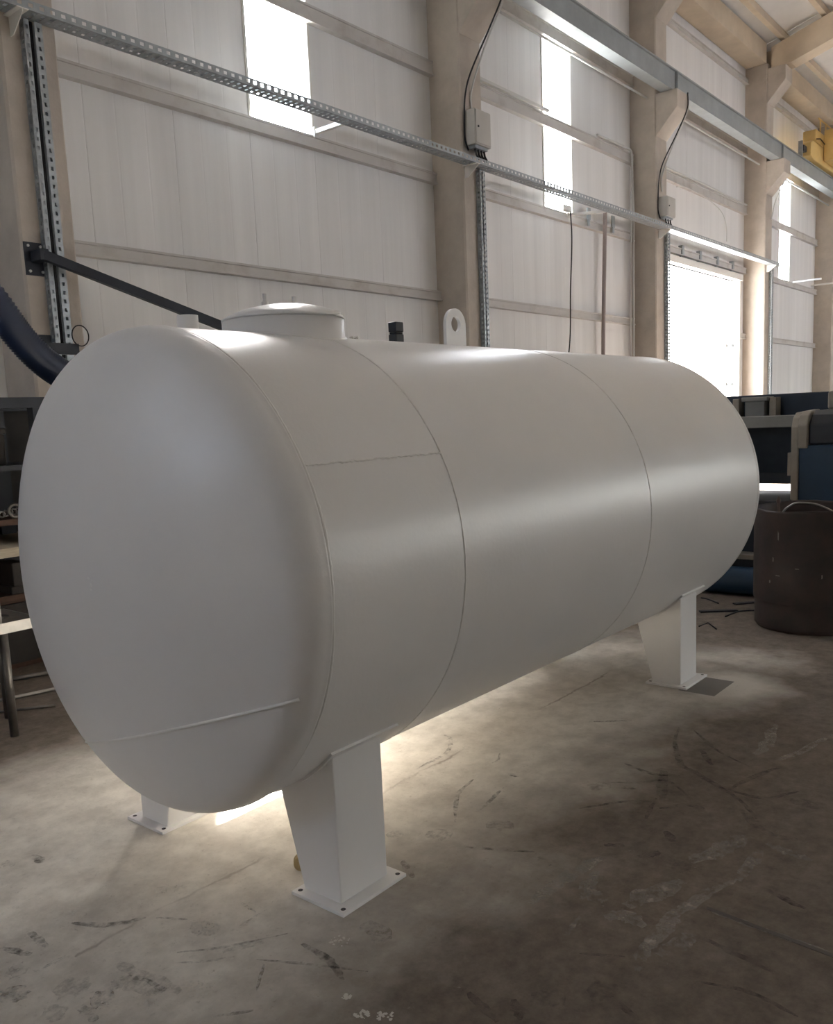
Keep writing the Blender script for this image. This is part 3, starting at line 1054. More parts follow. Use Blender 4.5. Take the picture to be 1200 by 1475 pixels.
def lug(xc, w, zb, zt, rh, zh, y0, y1):
    r = w / 2
    zc = zt - r
    outer = [(xc - r, zb)] + [(xc - r * math.cos(math.pi * i / 24), zc + r * math.sin(math.pi * i / 24)) for i in range(25)] + [(xc + r, zb)]
    # ring strip between the outline and the hole
    N = 48
    hole = [(xc + rh * math.cos(2 * math.pi * i / N), zh + rh * math.sin(2 * math.pi * i / N)) for i in range(N)]

    def ext(q):
        c, s = math.cos(q), math.sin(q)
        best = 9
        for a, b in zip(outer, outer[1:] + outer[:1]):
            ex, ez = b[0] - a[0], b[1] - a[1]
            den = c * ez - s * ex
            if abs(den) < 1e-9:
                continue
            tt = ((a[0] - xc) * ez - (a[1] - zh) * ex) / den
            uu = ((a[0] - xc) * s - (a[1] - zh) * c) / den
            if tt > 0 and -1e-6 <= uu <= 1 + 1e-6:
                best = min(best, tt)
        return (xc + best * c, zh + best * s)
    qs = [2 * math.pi * i / N for i in range(N)]
    # include the two lower corners exactly
    out = [ext(q) for q in qs]
    for cx_ in (xc - r, xc + r):
        i = min(range(N), key=lambda k_: (out[k_][0] - cx_) ** 2 + (out[k_][1] - zb) ** 2)
        out[i] = (cx_, zb)
    vs = [(p[0], y, p[1]) for y in (y0, y1) for p in out] + [(p[0], y, p[1]) for y in (y0, y1) for p in hole]
    fs = []
    for i in range(N):
        j = (i + 1) % N
        fs += [(i, j, 2 * N + j, 2 * N + i), (N + i, 3 * N + i, 3 * N + j, N + j), (i, N + i, N + j, j), (2 * N + i, 2 * N + j, 3 * N + j, 3 * N + i)]
    return MB().add(vs, fs)


lug(3.405, 0.155, 1.925, 2.118, 0.036, 2.045, TYC - 0.012, TYC + 0.006).build('lifting_lug', 'tank_paint', tank)
# dark level gauge head with its elbow on the far slope of the crown
gy = 2.72
gx = on_y(571, 488, gy).x
gz = TZC + math.sqrt(TR ** 2 - (gy - TYC) ** 2)
ga = MB().box(gx - 0.029, gx + 0.029, gy - 0.024, gy + 0.024, gz - 0.01, gz + 0.085).box(gx - 0.026, gx + 0.026, gy - 0.022, gy + 0.022, gz + 0.085, gz + 0.094).box(gx - 0.029, gx + 0.029, gy - 0.024, gy + 0.024, gz + 0.094, gz + 0.14).build('level_gauge', 'gauge_black', tank, bevel=0.006)
MB().tube([(gx + 0.02, gy, gz + 0.028), (gx + 0.085, gy, gz + 0.034), (gx + 0.10, gy, gz + 0.026), (gx + 0.105, gy, gz - 0.01)], 0.013, 10).build('gauge_pipe', 'brass_brown', ga)

# legs
for (xl, near) in ((1.88, True), (1.88, False), (4.70, True), (4.70, False)):
    w = 0.235

    def Yq(y):
        return y if near else 2 * TYC - y
    poly = [(Yq(1.96), 0.012), (Yq(2.135), 0.012), (Yq(2.235), 0.385), (Yq(2.10), 0.455), (Yq(1.96), 0.56)]
    leg = MB().prism(poly, xl, xl + w, 'x').build('leg', 'tank_paint', tank, bevel=0.004)
    x0, x1 = (xl - 0.04, xl + w + 0.045)
    ya, yb = sorted((Yq(1.91), Yq(2.16)))
    MB().box(x0, x1, ya, yb, 0.0, 0.013).build('base_plate', 'tank_paint', leg, bevel=0.002)
    bh = MB()
    for hx in (x0 + 0.022, x1 - 0.022):
        for hy in (ya + 0.022, yb - 0.022):
            bh.lathe([(0.009, 0.0), (0.0004, 0.0004)], (hx, hy, 0.0132), 'z', 12)
    bh.build('bolt_hole', 'black_rubber', leg)
    # saddle pad between leg and shell
    vs, fs = [], []
    n = 16
    a0, a1 = math.atan2(-math.sqrt((TR) ** 2 - (1.945 - TYC) ** 2), 1.945 - TYC), math.atan2(-math.sqrt(TR ** 2 - (2.29 - TYC) ** 2), 2.29 - TYC)
    for i in range(n + 1):
        q = a0 + (a1 - a0) * i / n
        for rr in (TR - 0.002, TR + 0.009):
            for xx in (xl - 0.02, xl + w + 0.075):
                vs.append((xx, Yq(TYC + rr * math.cos(q)), TZC + rr * math.sin(q)))
    for i in range(n):
        b = i * 4
        fs += [(b, b + 1, b + 5, b + 4), (b + 2, b + 6, b + 7, b + 3), (b, b + 4, b + 6, b + 2), (b + 1, b + 3, b + 7, b + 5)]
    fs += [(0, 2, 3, 1), (n * 4, n * 4 + 1, n * 4 + 3, n * 4 + 2)]
    MB().add(vs, fs).build('saddle_pad', 'tank_paint', leg)

# ------------------------------------------------------------------ things behind the near end of the tank
arm = thing('support_boom', (3.7, 6.95, 2.9), 'black square steel boom bolted to the column and sloping down behind the tank', 'boom')
pl_ = MB().box(3.635, 3.785, 6.985, 6.998, 2.90, 3.16).build('mounting_plate', 'black_steel', arm)
for bx_, bz_ in ((3.665, 2.93), (3.77, 2.93), (3.665, 3.13), (3.77, 3.13)):
    MB().cyl((bx_, 6.972, bz_), 0.012, 0.013, 6, 'y').build('bolt', 'bolt_zinc', pl_)
A = Vector((3.72, 6.86, 3.045))
pB = on_y(313, 467, 6.55)
B = A + (pB - A) * 1.75
MB().box(3.68, 3.76, 6.83, 6.985, 3.0, 3.09).build('knuckle', 'black_steel', arm, bevel=0.006)
MB().bar(A, B, 0.062, 0.075).build('boom', 'black_steel', arm)
MB().box(B.x - 0.05, B.x + 0.05, B.y - 0.05, B.y + 0.05, 0.0, B.z + 0.06).build('prop_post', 'black_steel', arm)
MB().box(B.x - 0.14, B.x + 0.14, B.y - 0.14, B.y + 0.14, 0.0, 0.012).build('foot_plate', 'black_steel', arm)
lp = thing('steel_clamp', (3.74, 6.96, 2.27), 'dark steel clamp plate with a wire loop on the column behind the tank head', 'clamp')
MB().box(3.64, 3.98, 6.90, 6.925, 2.27, 2.36).build('clamp_plate', 'black_steel', lp)
MB().box(3.64, 3.785, 6.985, 6.998, 2.25, 2.43).build('back_plate', 'black_steel', lp)
MB().box(3.68, 3.74, 6.925, 6.986, 2.29, 2.34).build('spacer', 'black_steel', lp)
MB().tube([(3.99 + 0.075 * math.cos(2 * math.pi * i / 28), 6.88, 2.425 + 0.085 * math.sin(2 * math.pi * i / 28)) for i in range(28)], 0.005, 6, closed=True).build('wire_loop', 'black_rubber', lp)

# navy corrugated hose
hp = spline([(2.22, 6.75, 4.7), (2.26, 6.6, 4.3), (2.38, 6.4, 3.75), (2.68, 6.25, 3.0), (2.98, 6.2, 2.53), (3.12, 6.2, 2.32), (3.28, 6.2, 2.15), (3.48, 6.2, 2.02), (3.75, 6.1, 1.86), (4.05, 5.95, 1.5), (4.2, 5.85, 0.9), (4.25, 5.8, 0.35), (4.45, 5.75, 0.125), (5.0, 5.7, 0.12)], 22)
rs = [0.104 + (0.008 if i % 2 else -0.003) for i in range(len(hp))]
o = MB().tube(hp, rs, 20).build('ducting_hose', 'hose_navy')
tag(o, 'thick navy corrugated ducting hose curving down behind the tank', 'hose')

# dark steel rack
rk = thing('storage_rack', (2.1, 6.2, 0), 'dark steel storage rack behind the near end of the tank', 'rack')
for x in (1.15, 3.02):
    for y in (5.85, 6.5):
        MB().box(x - 0.055, x + 0.055, y - 0.04, y + 0.04, 0, 1.80).build('post', 'black_steel', rk)
for y in (5.85, 6.5):
    MB().box(0.95, 3.36, y - 0.05, y + 0.05, 1.80, 1.87).build('top_beam', 'black_steel', rk)
MB().box(1.2, 3.3, 5.82, 6.55, 1.385, 1.42).build('shelf', 'black_steel', rk)
MB().box(1.2, 3.3, 5.82, 6.55, 1.02, 1.06).build('shelf', 'wood_brown', rk)
MB().box(1.2, 3.3, 5.60, 6.55, 0.835, 0.895).build('shelf', 'wood_pale', rk)
MB().box(1.2, 3.3, 5.82, 6.55, 0.50, 0.545).build('shelf', 'wood_brown', rk)
MB().bar((3.1, 5.84, 1.78), (3.22, 5.84, 1.42), 0.012).build('brace', 'galvanised_dull', rk)
MB().box(1.2, 3.34, 6.545, 6.56, 0.55, 1.385).build('back_panel', 'dark_clutter', rk)
MB().box(3.10, 3.36, 6.545, 6.56, 1.42, 1.80).build('back_panel', 'dark_clutter', rk)
# clutter on the rack
o = MB()
for i in range(14):
    q = i / 13
    o.tube([(2.72 + 0.42 * q + 0.02 * math.cos(a * 0.9), 5.9 + 0.01 * i % 2, 1.092 + 0.035 * q + 0.02 * math.sin(a * 0.9)) for a in range(7)], 0.006, 6, closed=True)
tag(o.build('steel_chain', 'steel_light'), 'steel chain lying on the brown rack shelf', 'chain')
o = MB().tube([(2.78 + 0.04 * math.cos(a / 20 * 2 * math.pi), 5.84, 1.1145 + 0.042 * math.sin(a / 20 * 2 * math.pi)) for a in range(20)], 0.012, 8, closed=True).build('steel_ring', 'steel_raw')
tag(o, 'dark steel ring standing on the brown rack shelf', 'ring')
b_ = thing('tool_box', (2.5, 6.1, 1.42), 'dark box on the upper shelf of the steel rack', 'box')
MB().box(2.2, 2.82, 5.95, 6.3, 1.421, 1.63).build('case', 'dark_clutter', b_, bevel=0.01)
MB().box(2.19, 2.83, 5.94, 6.31, 1.63, 1.67).build('lid', 'dark_clutter', b_, bevel=0.008)
b_ = thing('work_vice', (2.9, 5.9, 0.545), 'dark vice with a bright handle on the lower rack shelf', 'vice')
MB().box(2.7, 2.95, 5.84, 6.05, 0.546, 0.60).build('base', 'dark_clutter', b_, bevel=0.006)
MB().box(2.72, 2.82, 5.84, 6.05, 0.60, 0.76).box(2.86, 2.95, 5.84, 6.05, 0.60, 0.74).build('jaws', 'dark_clutter', b_, bevel=0.008)
MB().tube([(2.86, 5.8, 0.63), (2.98, 5.78, 0.72)], 0.009, 8).build('handle', 'steel_light', b_)
b_ = thing('drawer_chest', (2.75, 6.15, 0), 'dark brown chest under the rack shelves', 'chest')
MB().box(1.9, 2.94, 5.98, 6.42, 0.0, 0.495).build('body', 'wood_brown', b_)
MB().box(2.23, 2.55, 5.955, 5.979, 0.04, 0.46).build('front_panel', 'dark_clutter', b_)
MB().box(2.59, 2.91, 5.955, 5.979, 0.04, 0.46).build('front_panel', 'dark_clutter', b_)

# steel stool with an oval hand hole
so = thing('steel_stool', (1.85, 4.8, 0), 'grey steel stool with an oval hole in its seat, beside the tank head', 'stool')


def plate_hole(x0, x1, y0, y1, z0, z1, cx, cy, ra, rb):
    N = 32
    hole, out = [], []
    for i in range(N):
        q = 2 * math.pi * i / N
        c, s = math.cos(q), math.sin(q)
        hole.append((cx + ra * c, cy + rb * s))
        tx = ((x1 - cx) / c if c > 0 else (x0 - cx) / c) if abs(c) > 1e-6 else 1e9
        ty = ((y1 - cy) / s if s > 0 else (y0 - cy) / s) if abs(s) > 1e-6 else 1e9
        k_ = min(tx, ty)
        out.append((cx + k_ * c, cy + k_ * s))
    for cc in ((x0, y0), (x0, y1), (x1, y0), (x1, y1)):
        i = min(range(N), key=lambda q: (out[q][0] - cc[0]) ** 2 + (out[q][1] - cc[1]) ** 2)
        out[i] = cc
    vs = [(*p, z) for z in (z0, z1) for p in out] + [(*p, z) for z in (z0, z1) for p in hole]
    fs = []
    for i in range(N):
        j = (i + 1) % N
        fs += [(i, 2 * N + i, 2 * N + j, j), (N + i, N + j, 3 * N + j, 3 * N + i), (i, j, N + j, N + i), (2 * N + i, 3 * N + i, 3 * N + j, 2 * N + j)]
    return MB().add(vs, fs)


plate_hole(1.62, 2.24, 4.58, 4.98, 0.62, 0.632, 2.09, 4.78, 0.085, 0.075).build('seat', 'steel_raw', so)
MB().box(1.62, 2.24, 4.575, 4.585, 0.575, 0.632).box(1.62, 2.24, 4.975, 4.985, 0.575, 0.632).box(2.235, 2.245, 4.58, 4.98, 0.575, 0.632).build('seat_edge', 'steel_light', so)
for (x, y) in ((2.06, 4.61), (1.68, 4.61), (2.19, 4.95), (1.68, 4.95)):
    MB().tube([(x, y, 0.0), (x, y, 0.62)], 0.023, 14).build('leg', 'steel_raw', so)
for z in (0.70, 0.76):
    MB().bar((1.66, 4.97, z), (2.21, 4.97, z), 0.02, 0.025).build('back_rail', 'steel_light', so)
for x in (1.66, 2.2):
    MB().bar((x, 4.97, 0.62), (x, 4.97, 0.80), 0.022).build('back_post', 'steel_light', so)
MB().tube([(2.04, 4.60, 0.62), (2.04, 4.60, 0.80)], 0.016, 10).build('upright', 'steel_light', so)

for (p0, p1, r_, lab) in (((-8, 1013), (82, 994), 0.011, 'bright thin steel bar on the floor by the stool'), ((-8, 986), (72, 972), 0.016, 'dull steel bar on the floor nearest the dark chest'),
                          ((20, 1025), (60, 1020), 0.008, 'dark thin steel rod on the floor by the stool')):
    a, b = floor_at(*p0), floor_at(*p1)
    a.z = b.z = r_
    dv = (b - a)
    o = MB().tube([a - dv * 0.8, b + dv * 0.5], r_, 8).build('steel_bar', 'steel_light' if 'bright' in lab else 'steel_raw')
    tag(o, lab, 'bar', 'bars on the floor by the stool')

# ------------------------------------------------------------------ drum by the far end
dr = thing('steel_drum', (6.60, 1.77, 0), 'rusty brown open-topped steel drum with scrap sticking out', 'drum')
DC = (6.60, 1.77, 0)


def wob_lathe(prof, n=64, amp=0.004):
    mb = MB().lathe(prof, DC, 'z', n)
    vs = []
    for v in mb.v:
        q = math.atan2(v[1] - DC[1], v[0] - DC[0])
        k_ = 1 + amp * math.sin(3 * q + v[2] * 2) + amp * 0.6 * math.sin(7 * q + 1.3)
        dz = 0.006 * math.sin(4 * q) if v[2] > 0.8 else 0
        vs.append((DC[0] + (v[0] - DC[0]) * k_, DC[1] + (v[1] - DC[1]) * k_, v[2] + dz))
    mb.v = vs
    return mb


wob_lathe([(0.388, 0.205), (0.390, 0.22), (0.389, 0.5), (0.387, 0.85), (0.390, 0.868), (0.384, 0.868), (0.380, 0.85), (0.380, 0.02)]).build('upper_shell', 'drum_rust', dr)
wob_lathe([(0.364, 0.0), (0.366, 0.03), (0.364, 0.21), (0.36, 0.215)]).build('lower_band', 'drum_band', dr)
MB().lathe([(0.0005, 0.012), (0.36, 0.012), (0.36, 0.02), (0.0005, 0.02)], DC, 'z', 48).build('bottom', 'drum_rust', dr)
for (q, z, s, e) in ((-3.45, 0.69, 0.005, 0.04), (-3.55, 0.52, 0.006, 0.02), (-3.45, 0.41, 0.018, 0.004), (-3.1, 0.47, 0.016, 0.004), (-2.85, 0.12, 0.010, 0.018), (-3.62, 0.36, 0.006, 0.014), (-2.7, 0.42, 0.004, 0.02), (-3.3, 0.10, 0.003, 0.03)):
    rr = 0.391 if z > 0.2 else 0.367
    vs, fs = [], []
    for i in range(5):
        for j in range(3):
            a = q + (i / 4 - 0.5) * s * 2 / rr * random.uniform(0.6, 1.1)
            vs.append((DC[0] + (rr + 0.0015) * math.cos(a), DC[1] + (rr + 0.0015) * math.sin(a), z + (j - 1) * e * random.uniform(0.5, 1)))
    for i in range(4):
        for j in range(2):
            fs.append((i * 3 + j, i * 3 + j + 1, i * 3 + j + 4, i * 3 + j + 3))
    MB().add(vs, fs).build('scratch', 'drum_scuff', dr)
for lab, a, b, r_, m_ in (('thin pale wire strip bent over inside the rusty drum', None, None, 0.007, 'steel_light'),):
    pts = spline([(6.62, 1.92, 0.45), (6.50, 1.95, 0.78), (6.48, 1.88, 0.885), (6.50, 1.80, 0.90), (6.58, 1.70, 0.87), (6.62, 1.60, 0.78), (6.64, 1.55, 0.5), (6.66, 1.52, 0.021 + r_)], 6)
    o = MB().tube(pts, r_, 8).build('wire_strip', m_)
    tag(o, lab, 'scrap')
for a, b, lab in (((6.75, 2.0, 0.035), (6.45, 1.96, 0.90), 'thin rod leaning inside the rusty drum by its rim'), ((6.7, 1.66, 0.035), (6.58, 1.55, 0.93), 'dark rod with a brass tip standing in the rusty drum')):
    o = MB().tube([a, b], 0.010, 8)
    o = o.lathe([(0.012, 0), (0.016, 0.02), (0.006, 0.045), (0.0005, 0.05)], b, 'z', 10).build('scrap_rod', 'brass_brown')
    tag(o, lab, 'rod', 'scrap rods in the drum')

# ------------------------------------------------------------------ plate shear behind the drum
ms = thing('plate_shear', (8.4, 2.2, 0), 'blue and grey plate shearing machine behind the rusty drum', 'machine')
MB().box(8.55, 8.85, 0.2, 4.6, 1.47, 1.70).build('rear_beam', 'machine_navy', ms, bevel=0.01)
MB().box(8.0, 8.14, 2.29, 4.5, 1.40, 1.505).build('clamp_beam', 'machine_grey', ms, bevel=0.008)
MB().prism([(8.16, 1.45), (8.20, 1.45), (8.62, 0.98), (8.58, 0.96)], 2.29, 4.5, 'y').build('guard_sheet', 'machine_sheet', ms)
MB().box(8.60, 8.70, 2.29, 4.5, 0.85, 1.48).build('blade_beam', 'machine_dark', ms)
MB().box(7.75, 8.75, 2.29, 4.5, 0.66, 0.775).build('bed', 'machine_dark', ms, bevel=0.006)
hb = MB()
for i in range(8):
    hb.cyl((7.742, 2.45 + i * 0.25, 0.72), 0.014, 0.01, 10, 'x')
hb.build('bolt_heads', 'steel_raw', ms)
MB().box(7.85, 8.8, 2.29, 4.5, 0.30, 0.66).build('bed_skirt', 'machine_navy', ms)
MB().box(7.7, 8.9, 2.0, 4.6, 0.0, 0.26).build('base_frame', 'machine_dark', ms)
MB().box(7.66, 7.9, 2.0, 4.6, 0.26, 0.30).build('base_flange', 'machine_beige', ms)
sf = [(7.9, 0.0), (7.9, 1.40), (7.94, 1.48), (8.02, 1.525), (8.9, 1.56), (8.9, 0.0)]
MB().prism(sf, 2.245, 2.305, 'y').build('side_frame', 'machine_beige', ms, bevel=0.01)
MB().prism([(7.88, 1.22), (7.88, 1.42), (7.93, 1.50), (8.02, 1.535), (8.25, 1.535), (8.25, 1.22)], 2.17, 2.245, 'y').build('frame_shoulder', 'machine_beige', ms, bevel=0.01)
MB().prism([(7.93, 1.25), (7.93, 1.42), (8.0, 1.50), (8.1, 1.54), (8.9, 1.54), (8.9, 1.25)], 0.6, 2.17, 'y').build('drive_cover', 'machine_dark', ms, bevel=0.015)
MB().box(7.92, 8.9, 0.6, 2.245, 0.10, 1.245).build('blue_housing', 'machine_blue', ms, bevel=0.012)
MB().prism([(7.95, 2.30), (8.05, 2.30), (8.05, 2.34), (7.95, 2.345)], 0.98, 1.18, 'z').build('hand_wedge', 'machine_beige', ms)
for y in (2.96, 2.62):
    z_ = 1.55
    MB().box(8.40, 8.545, y - 0.03, y + 0.03, 1.5, 1.67).build('clamp_block', 'machine_beige', ms, bevel=0.005)
MB().box(8.36, 8.545, 2.68, 2.86, 1.44, 1.64).box(8.34, 8.545, 2.65, 2.89, 1.64, 1.68).build('hydraulic_ram', 'machine_grey', ms, bevel=0.006)
MB().box(8.36, 8.545, 2.98, 3.10, 1.46, 1.56).build('clamp_block', 'machine_beige', ms, bevel=0.005)
MB().bar((8.45, 3.55, 1.50), (8.45, 3.42, 1.62), 0.02).build('lever', 'machine_grey', ms)
MB().box(8.30, 8.6, 1.95, 2.12, 1.541, 1.70).build('motor_block', 'machine_beige', ms, bevel=0.02)
MB().box(8.05, 8.35, 1.6, 2.0, 1.541, 1.60).build('cover_cap', 'machine_grey', ms, bevel=0.01)

o = MB().lathe([(0.0005, 0), (0.118, 0), (0.12, 0.004), (0.12, 2.1), (0.118, 2.104), (0.0005, 2.104)], (7.40, 2.12, 0.12), 'y', 40).build('steel_pipe', 'machine_blue')
tag(o, 'dark blue steel pipe lying on the floor in front of the plate shear', 'pipe')
rods = [((1008, 882), (1062, 880), 0.012, 'longest dark steel strip on the floor before the blue pipe'), ((1058, 871), (1090, 868), 0.012, 'short dark steel strip on the floor beside the rusty drum'),
        ((1045, 889), (1090, 880), 0.006, 'thin dark wire on the floor beside the rusty drum'), ((1010, 862), (1035, 870), 0.006, 'bent dark wire on the floor by the rear leg of the tank')]
for p0, p1, r_, lab in rods:
    a, b = floor_at(*p0), floor_at(*p1)
    a.z = b.z = r_
    if 'strip' in lab:
        a.z = b.z = 0.006
        o = MB().bar(a, b, 0.05, 0.012).build('steel_strip', 'machine_dark')
        tag(o, lab, 'strip', 'scrap strips on the floor')
    else:
        m_ = (a + b) / 2 + Vector((0.05, 0.04, 0))
        o = MB().tube(spline([a, m_, b], 6), r_, 6).build('scrap_wire', 'machine_dark')
        tag(o, lab, 'wire', 'scrap wires on the floor')
a, b, c_ = floor_at(1007, 903), floor_at(1020, 898), floor_at(1032, 907)
for q in (a, b, c_):
    q.z = 0.005
tag(MB().tube([a, b, c_], 0.005, 6).build('scrap_wire', 'machine_dark'), 'kinked dark wire on the floor behind the rear leg', 'wire', 'scrap wires on the floor')

# ------------------------------------------------------------------ small things on the floor
p = floor_at(435, 1252)
tr_ = thing('tape_roll', (p.x, p.y, 0), 'small yellowed roll of masking tape standing behind the near leg', 'tape roll')
dv = (CAM - p)
dv.z = 0
dv.normalize()
# standing roll, its wound face towards the open floor
n_ = 36
axis = dv
side = Vector((0, 0, 1)).cross(axis)


def roll_ring(prof):
    vs, fs = [], []
    for (r_, h_) in prof:
        for k_ in range(n_):
            q = 2 * math.pi * k_ / n_
            vs.append(Vector((p.x, p.y, 0.0285)) + side * (r_ * math.cos(q)) + Vector((0, 0, 1)) * (r_ * math.sin(q)) + axis * h_)
    for i in range(len(prof) - 1):
        for k_ in range(n_):
            l = (k_ + 1) % n_
            fs.append((i * n_ + k_, i * n_ + l, (i + 1) * n_ + l, (i + 1) * n_ + k_))
    return MB().add(vs, fs, True)


roll_ring([(0.008, -0.015), (0.028, -0.015), (0.0285, -0.013), (0.0285, 0.013), (0.028, 0.015), (0.022, 0.0135), (0.016, 0.015), (0.010, 0.0135), (0.008, 0.015), (0.008, -0.015)]).build('tape', 'tape_paper', tr_)
roll_ring([(0.0005, -0.012), (0.0079, -0.012), (0.0079, 0.011), (0.0005, 0.011)]).build('core', 'wood_brown', tr_)

# steel cover plate let into the floor in front

e1 = MB().prism([(2.575, 0.985), (2.515, 0.30), (2.50, 0.30), (2.56, 0.98)], 0.0, 0.003, 'z').build('slab_edge', 'steel_plate_floor', fl)

# marks on the floor: scuffs, dust tracks, paint flakes


def ribbon(mb, pts, width, z):
    P = [floor_at(*q) for q in pts]
    if len(P) > 2:
        P = spline(P, 6)
    else:
        P = [P[0].lerp(P[1], i / 8) for i in range(9)]
    n = len(P)
    vs, fs = [], []
    for i, q in enumerate(P):
        tg = (P[min(i + 1, n - 1)] - P[max(i - 1, 0)])
        tg.z = 0
        tg.normalize()
        s = Vector((-tg.y, tg.x, 0))
        e = math.sin(math.pi * (i + 0.6) / (n + 0.2)) ** 0.5
        w_ = width * e * random.uniform(0.7, 1.15) / 2
        j = random.uniform(-0.1, 0.1) * width
        vs.append((q.x + s.x * (w_ + j), q.y + s.y * (w_ + j), z))
        vs.append((q.x - s.x * (w_ - j), q.y - s.y * (w_ - j), z))
    for i in range(n - 1):
        fs.append((2 * i, 2 * i + 1, 2 * i + 3, 2 * i + 2))
    mb.add(vs, fs)


def A6(l):
    return [(600 + x / 2, 1000 + y / 2) for x, y in l]


def A7(l):
    return [(x / 2, 1150 + y / 2) for x, y in l]


dark = [
    (A6([(755, 95), (745, 140), (760, 200), (800, 225), (860, 260), (930, 305), (980, 360)]), .03), (A6([(712, 215), (705, 310)]), .05), (A6([(560, 255), (640, 255), (720, 250), (790, 300)]), .02),
    (A6([(470, 330), (600, 310), (690, 310)]), .02), (A6([(660, 360), (690, 300)]), .02), (A6([(510, 80), (620, 76)]), .03), (A6([(80, 118), (98, 130), (85, 170), (0, 215)]), .025),
    (A6([(240, 170), (235, 190), (210, 202)]), .015), (A6([(265, 230), (300, 238)]), .03), (A6([(185, 335), (250, 270)]), .02), (A6([(110, 370), (120, 290), (165, 245)]), .02),
    (A6([(800, 105), (870, 165), (960, 210)]), .02), (A6([(900, 275), (980, 235), (1050, 210)]), .03), (A6([(150, 860), (235, 945)]), .03), (A6([(470, 748), (600, 757)]), .014),
    (A6([(810, 695), (900, 740), (1040, 805)]), .025), (A6([(715, 395), (740, 425)]), .04), (A6([(590, 270), (632, 274)]), .03), (A6([(350, 470), (385, 495)]), .03),
    (A6([(700, 330), (780, 320), (830, 330)]), .03), (A6([(640, 470), (700, 455)]), .04), (A6([(540, 435), (600, 437)]), .03), (A6([(880, 270), (1000, 300), (1100, 280)]), .03),
    (A6([(930, 330), (1010, 400), (1100, 420)]), .05), (A6([(1080, 300), (1160, 330)]), .08), (A6([(740, 490), (800, 510)]), .09), (A6([(200, 380), (280, 378)]), .09), (A6([(30, 400), (100, 410)]), .10),
    (A6([(490, 265), (560, 268)]), .08), (A6([(120, 440), (340, 455)]), .02), (A6([(600, 200), (680, 230), (760, 235)]), .025), (A6([(820, 160), (850, 205)]), .03), (A6([(280, 880), (300, 940)]), .03),
    (A6([(820, 830), (960, 860), (1100, 930)]), .02), (A6([(560, 870), (640, 940)]), .02), (A6([(1000, 560), (1120, 620)]), .03), (A6([(330, 870), (430, 880)]), .10), (A6([(500, 840), (580, 870)]), .10),
    (A7([(205, 360), (320, 365), (420, 345)]), .03), (A7([(80, 380), (135, 430)]), .03), (A7([(120, 492), (190, 455)]), .02), (A7([(340, 475), (420, 515), (520, 560)]), .05),
    (A7([(510, 445), (640, 430), (830, 390)]), .012), (A7([(505, 475), (600, 470), (650, 460)]), .012), (A7([(870, 420), (950, 470), (990, 525)]), .03), (A7([(615, 630), (730, 612)]), .014),
    (A7([(20, 500), (80, 495)]), .08), (A7([(180, 530), (240, 560)]), .10), (A7([(330, 520), (470, 560)]), .07), (A7([(1160, 180), (1190, 230)]), .03), (A7([(1115, 110), (1160, 100)]), .07),
    (A7([(740, 465), (900, 480), (1060, 500)]), .012), (A7([(230, 600), (280, 640)]), .04), (A7([(0, 430), (90, 450)]), .03), (A7([(640, 440), (760, 410)]), .05), (A7([(140, 600), (170, 640)]), .06),
    (A7([(540, 350), (450, 345)]), .012), (A7([(90, 165), (125, 185)]), .04), (A7([(10, 185), (40, 195)]), .05)]
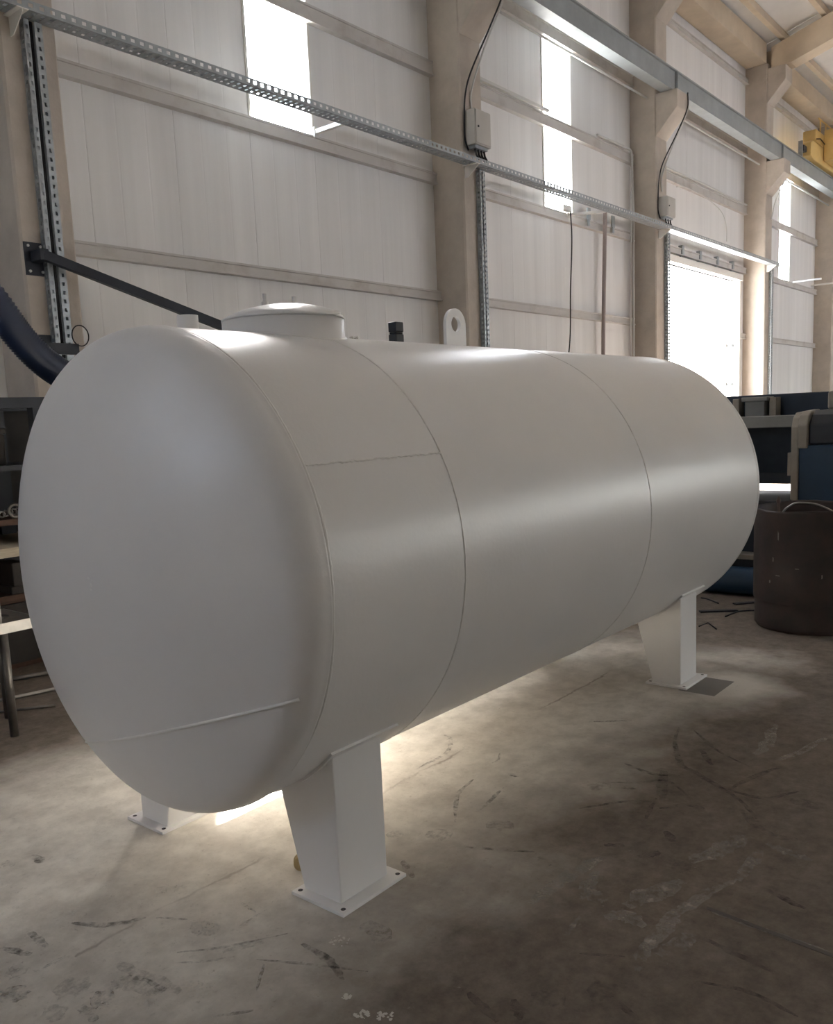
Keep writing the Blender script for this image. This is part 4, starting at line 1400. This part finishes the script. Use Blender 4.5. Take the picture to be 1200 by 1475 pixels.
light = [
    (A6([(1030, 85), (1015, 140), (980, 175)]), .07), (A6([(1040, 190), (1110, 165), (1200, 115)]), .04), (A6([(330, 605), (430, 530), (540, 470)]), .06), (A6([(470, 590), (520, 510)]), .05),
    (A6([(600, 610), (680, 575), (770, 540)]), .09), (A6([(640, 800), (655, 740), (710, 690), (740, 640), (830, 580), (920, 535)]), .055), (A6([(790, 485), (870, 450), (960, 410)]), .09),
    (A6([(700, 755), (760, 720), (800, 690)]), .06), (A6([(1010, 430), (1080, 460), (1140, 480)]), .05), (A6([(540, 640), (600, 640), (660, 670)]), .07), (A6([(480, 560), (540, 600)]), .07),
    (A6([(930, 540), (990, 450)]), .05), (A6([(850, 625), (1000, 680), (1190, 745)]), .03), (A6([(430, 700), (470, 640)]), .02),
    (A7([(665, 385), (770, 320)]), .012), (A7([(740, 555), (760, 480)]), .012), (A7([(1050, 360), (1120, 410)]), .08), (A7([(260, 590), (330, 570)]), .09), (A7([(20, 590), (60, 540)]), .10), (A7([(690, 300), (740, 330)]), .012)]
mb, mb2 = MB(), MB()
for pts, w_ in dark:
    ribbon(mb if w_ < 0.045 else mb2, pts, w_, 0.0012 + random.uniform(0, 0.0004))
mb.build('scuff_marks', 'scuff_dark', fl, kind='stuff')
mb2.build('dirt_smears', 'scuff_faint', fl, kind='stuff')
mb = MB()
for pts, w_ in light:
    ribbon(mb, pts, w_, 0.0018 + random.uniform(0, 0.0004))
mb.build('dust_tracks', 'dust_light', fl, kind='stuff')
mb = MB()
for (cx_, cy_, r_, n_f) in ((590, 375, 42, 70), (465, 265, 20, 30), (520, 255, 16, 22), (330, 540, 25, 30), (440, 590, 25, 26), (1000, 575, 14, 12), (1040, 625, 24, 26), (1110, 630, 26, 22), (210, 330, 12, 10), (570, 550, 48, 40), (980, 412, 30, 18), (40, 500, 40, 16), (300, 600, 30, 14)):
    for i in range(n_f):
        q = random.uniform(0, 6.28)
        rr = r_ * math.sqrt(random.random())
        c = floor_at((cx_ + rr * math.cos(q)) / 2, 1150 + (cy_ + 0.55 * rr * math.sin(q)) / 2)
        s = random.uniform(0.002, 0.0075)
        m_ = random.randint(4, 6)
        a0 = random.uniform(0, 6)
        vs = [(c.x + s * random.uniform(.6, 1.2) * math.cos(a0 + 6.283 * k_ / m_), c.y + s * random.uniform(.6, 1.2) * math.sin(a0 + 6.283 * k_ / m_), 0.0022 + random.uniform(0, .002)) for k_ in range(m_)]
        vs.append((c.x, c.y, 0.0))
        mb.add(vs, [tuple(range(m_))] + [(k_, m_, (k_ + 1) % m_) for k_ in range(m_)])
mb.build('paint_flakes', 'paint_flake', fl, kind='stuff')

for o in bpy.data.objects:
    if '_org' in o:
        del o['_org']
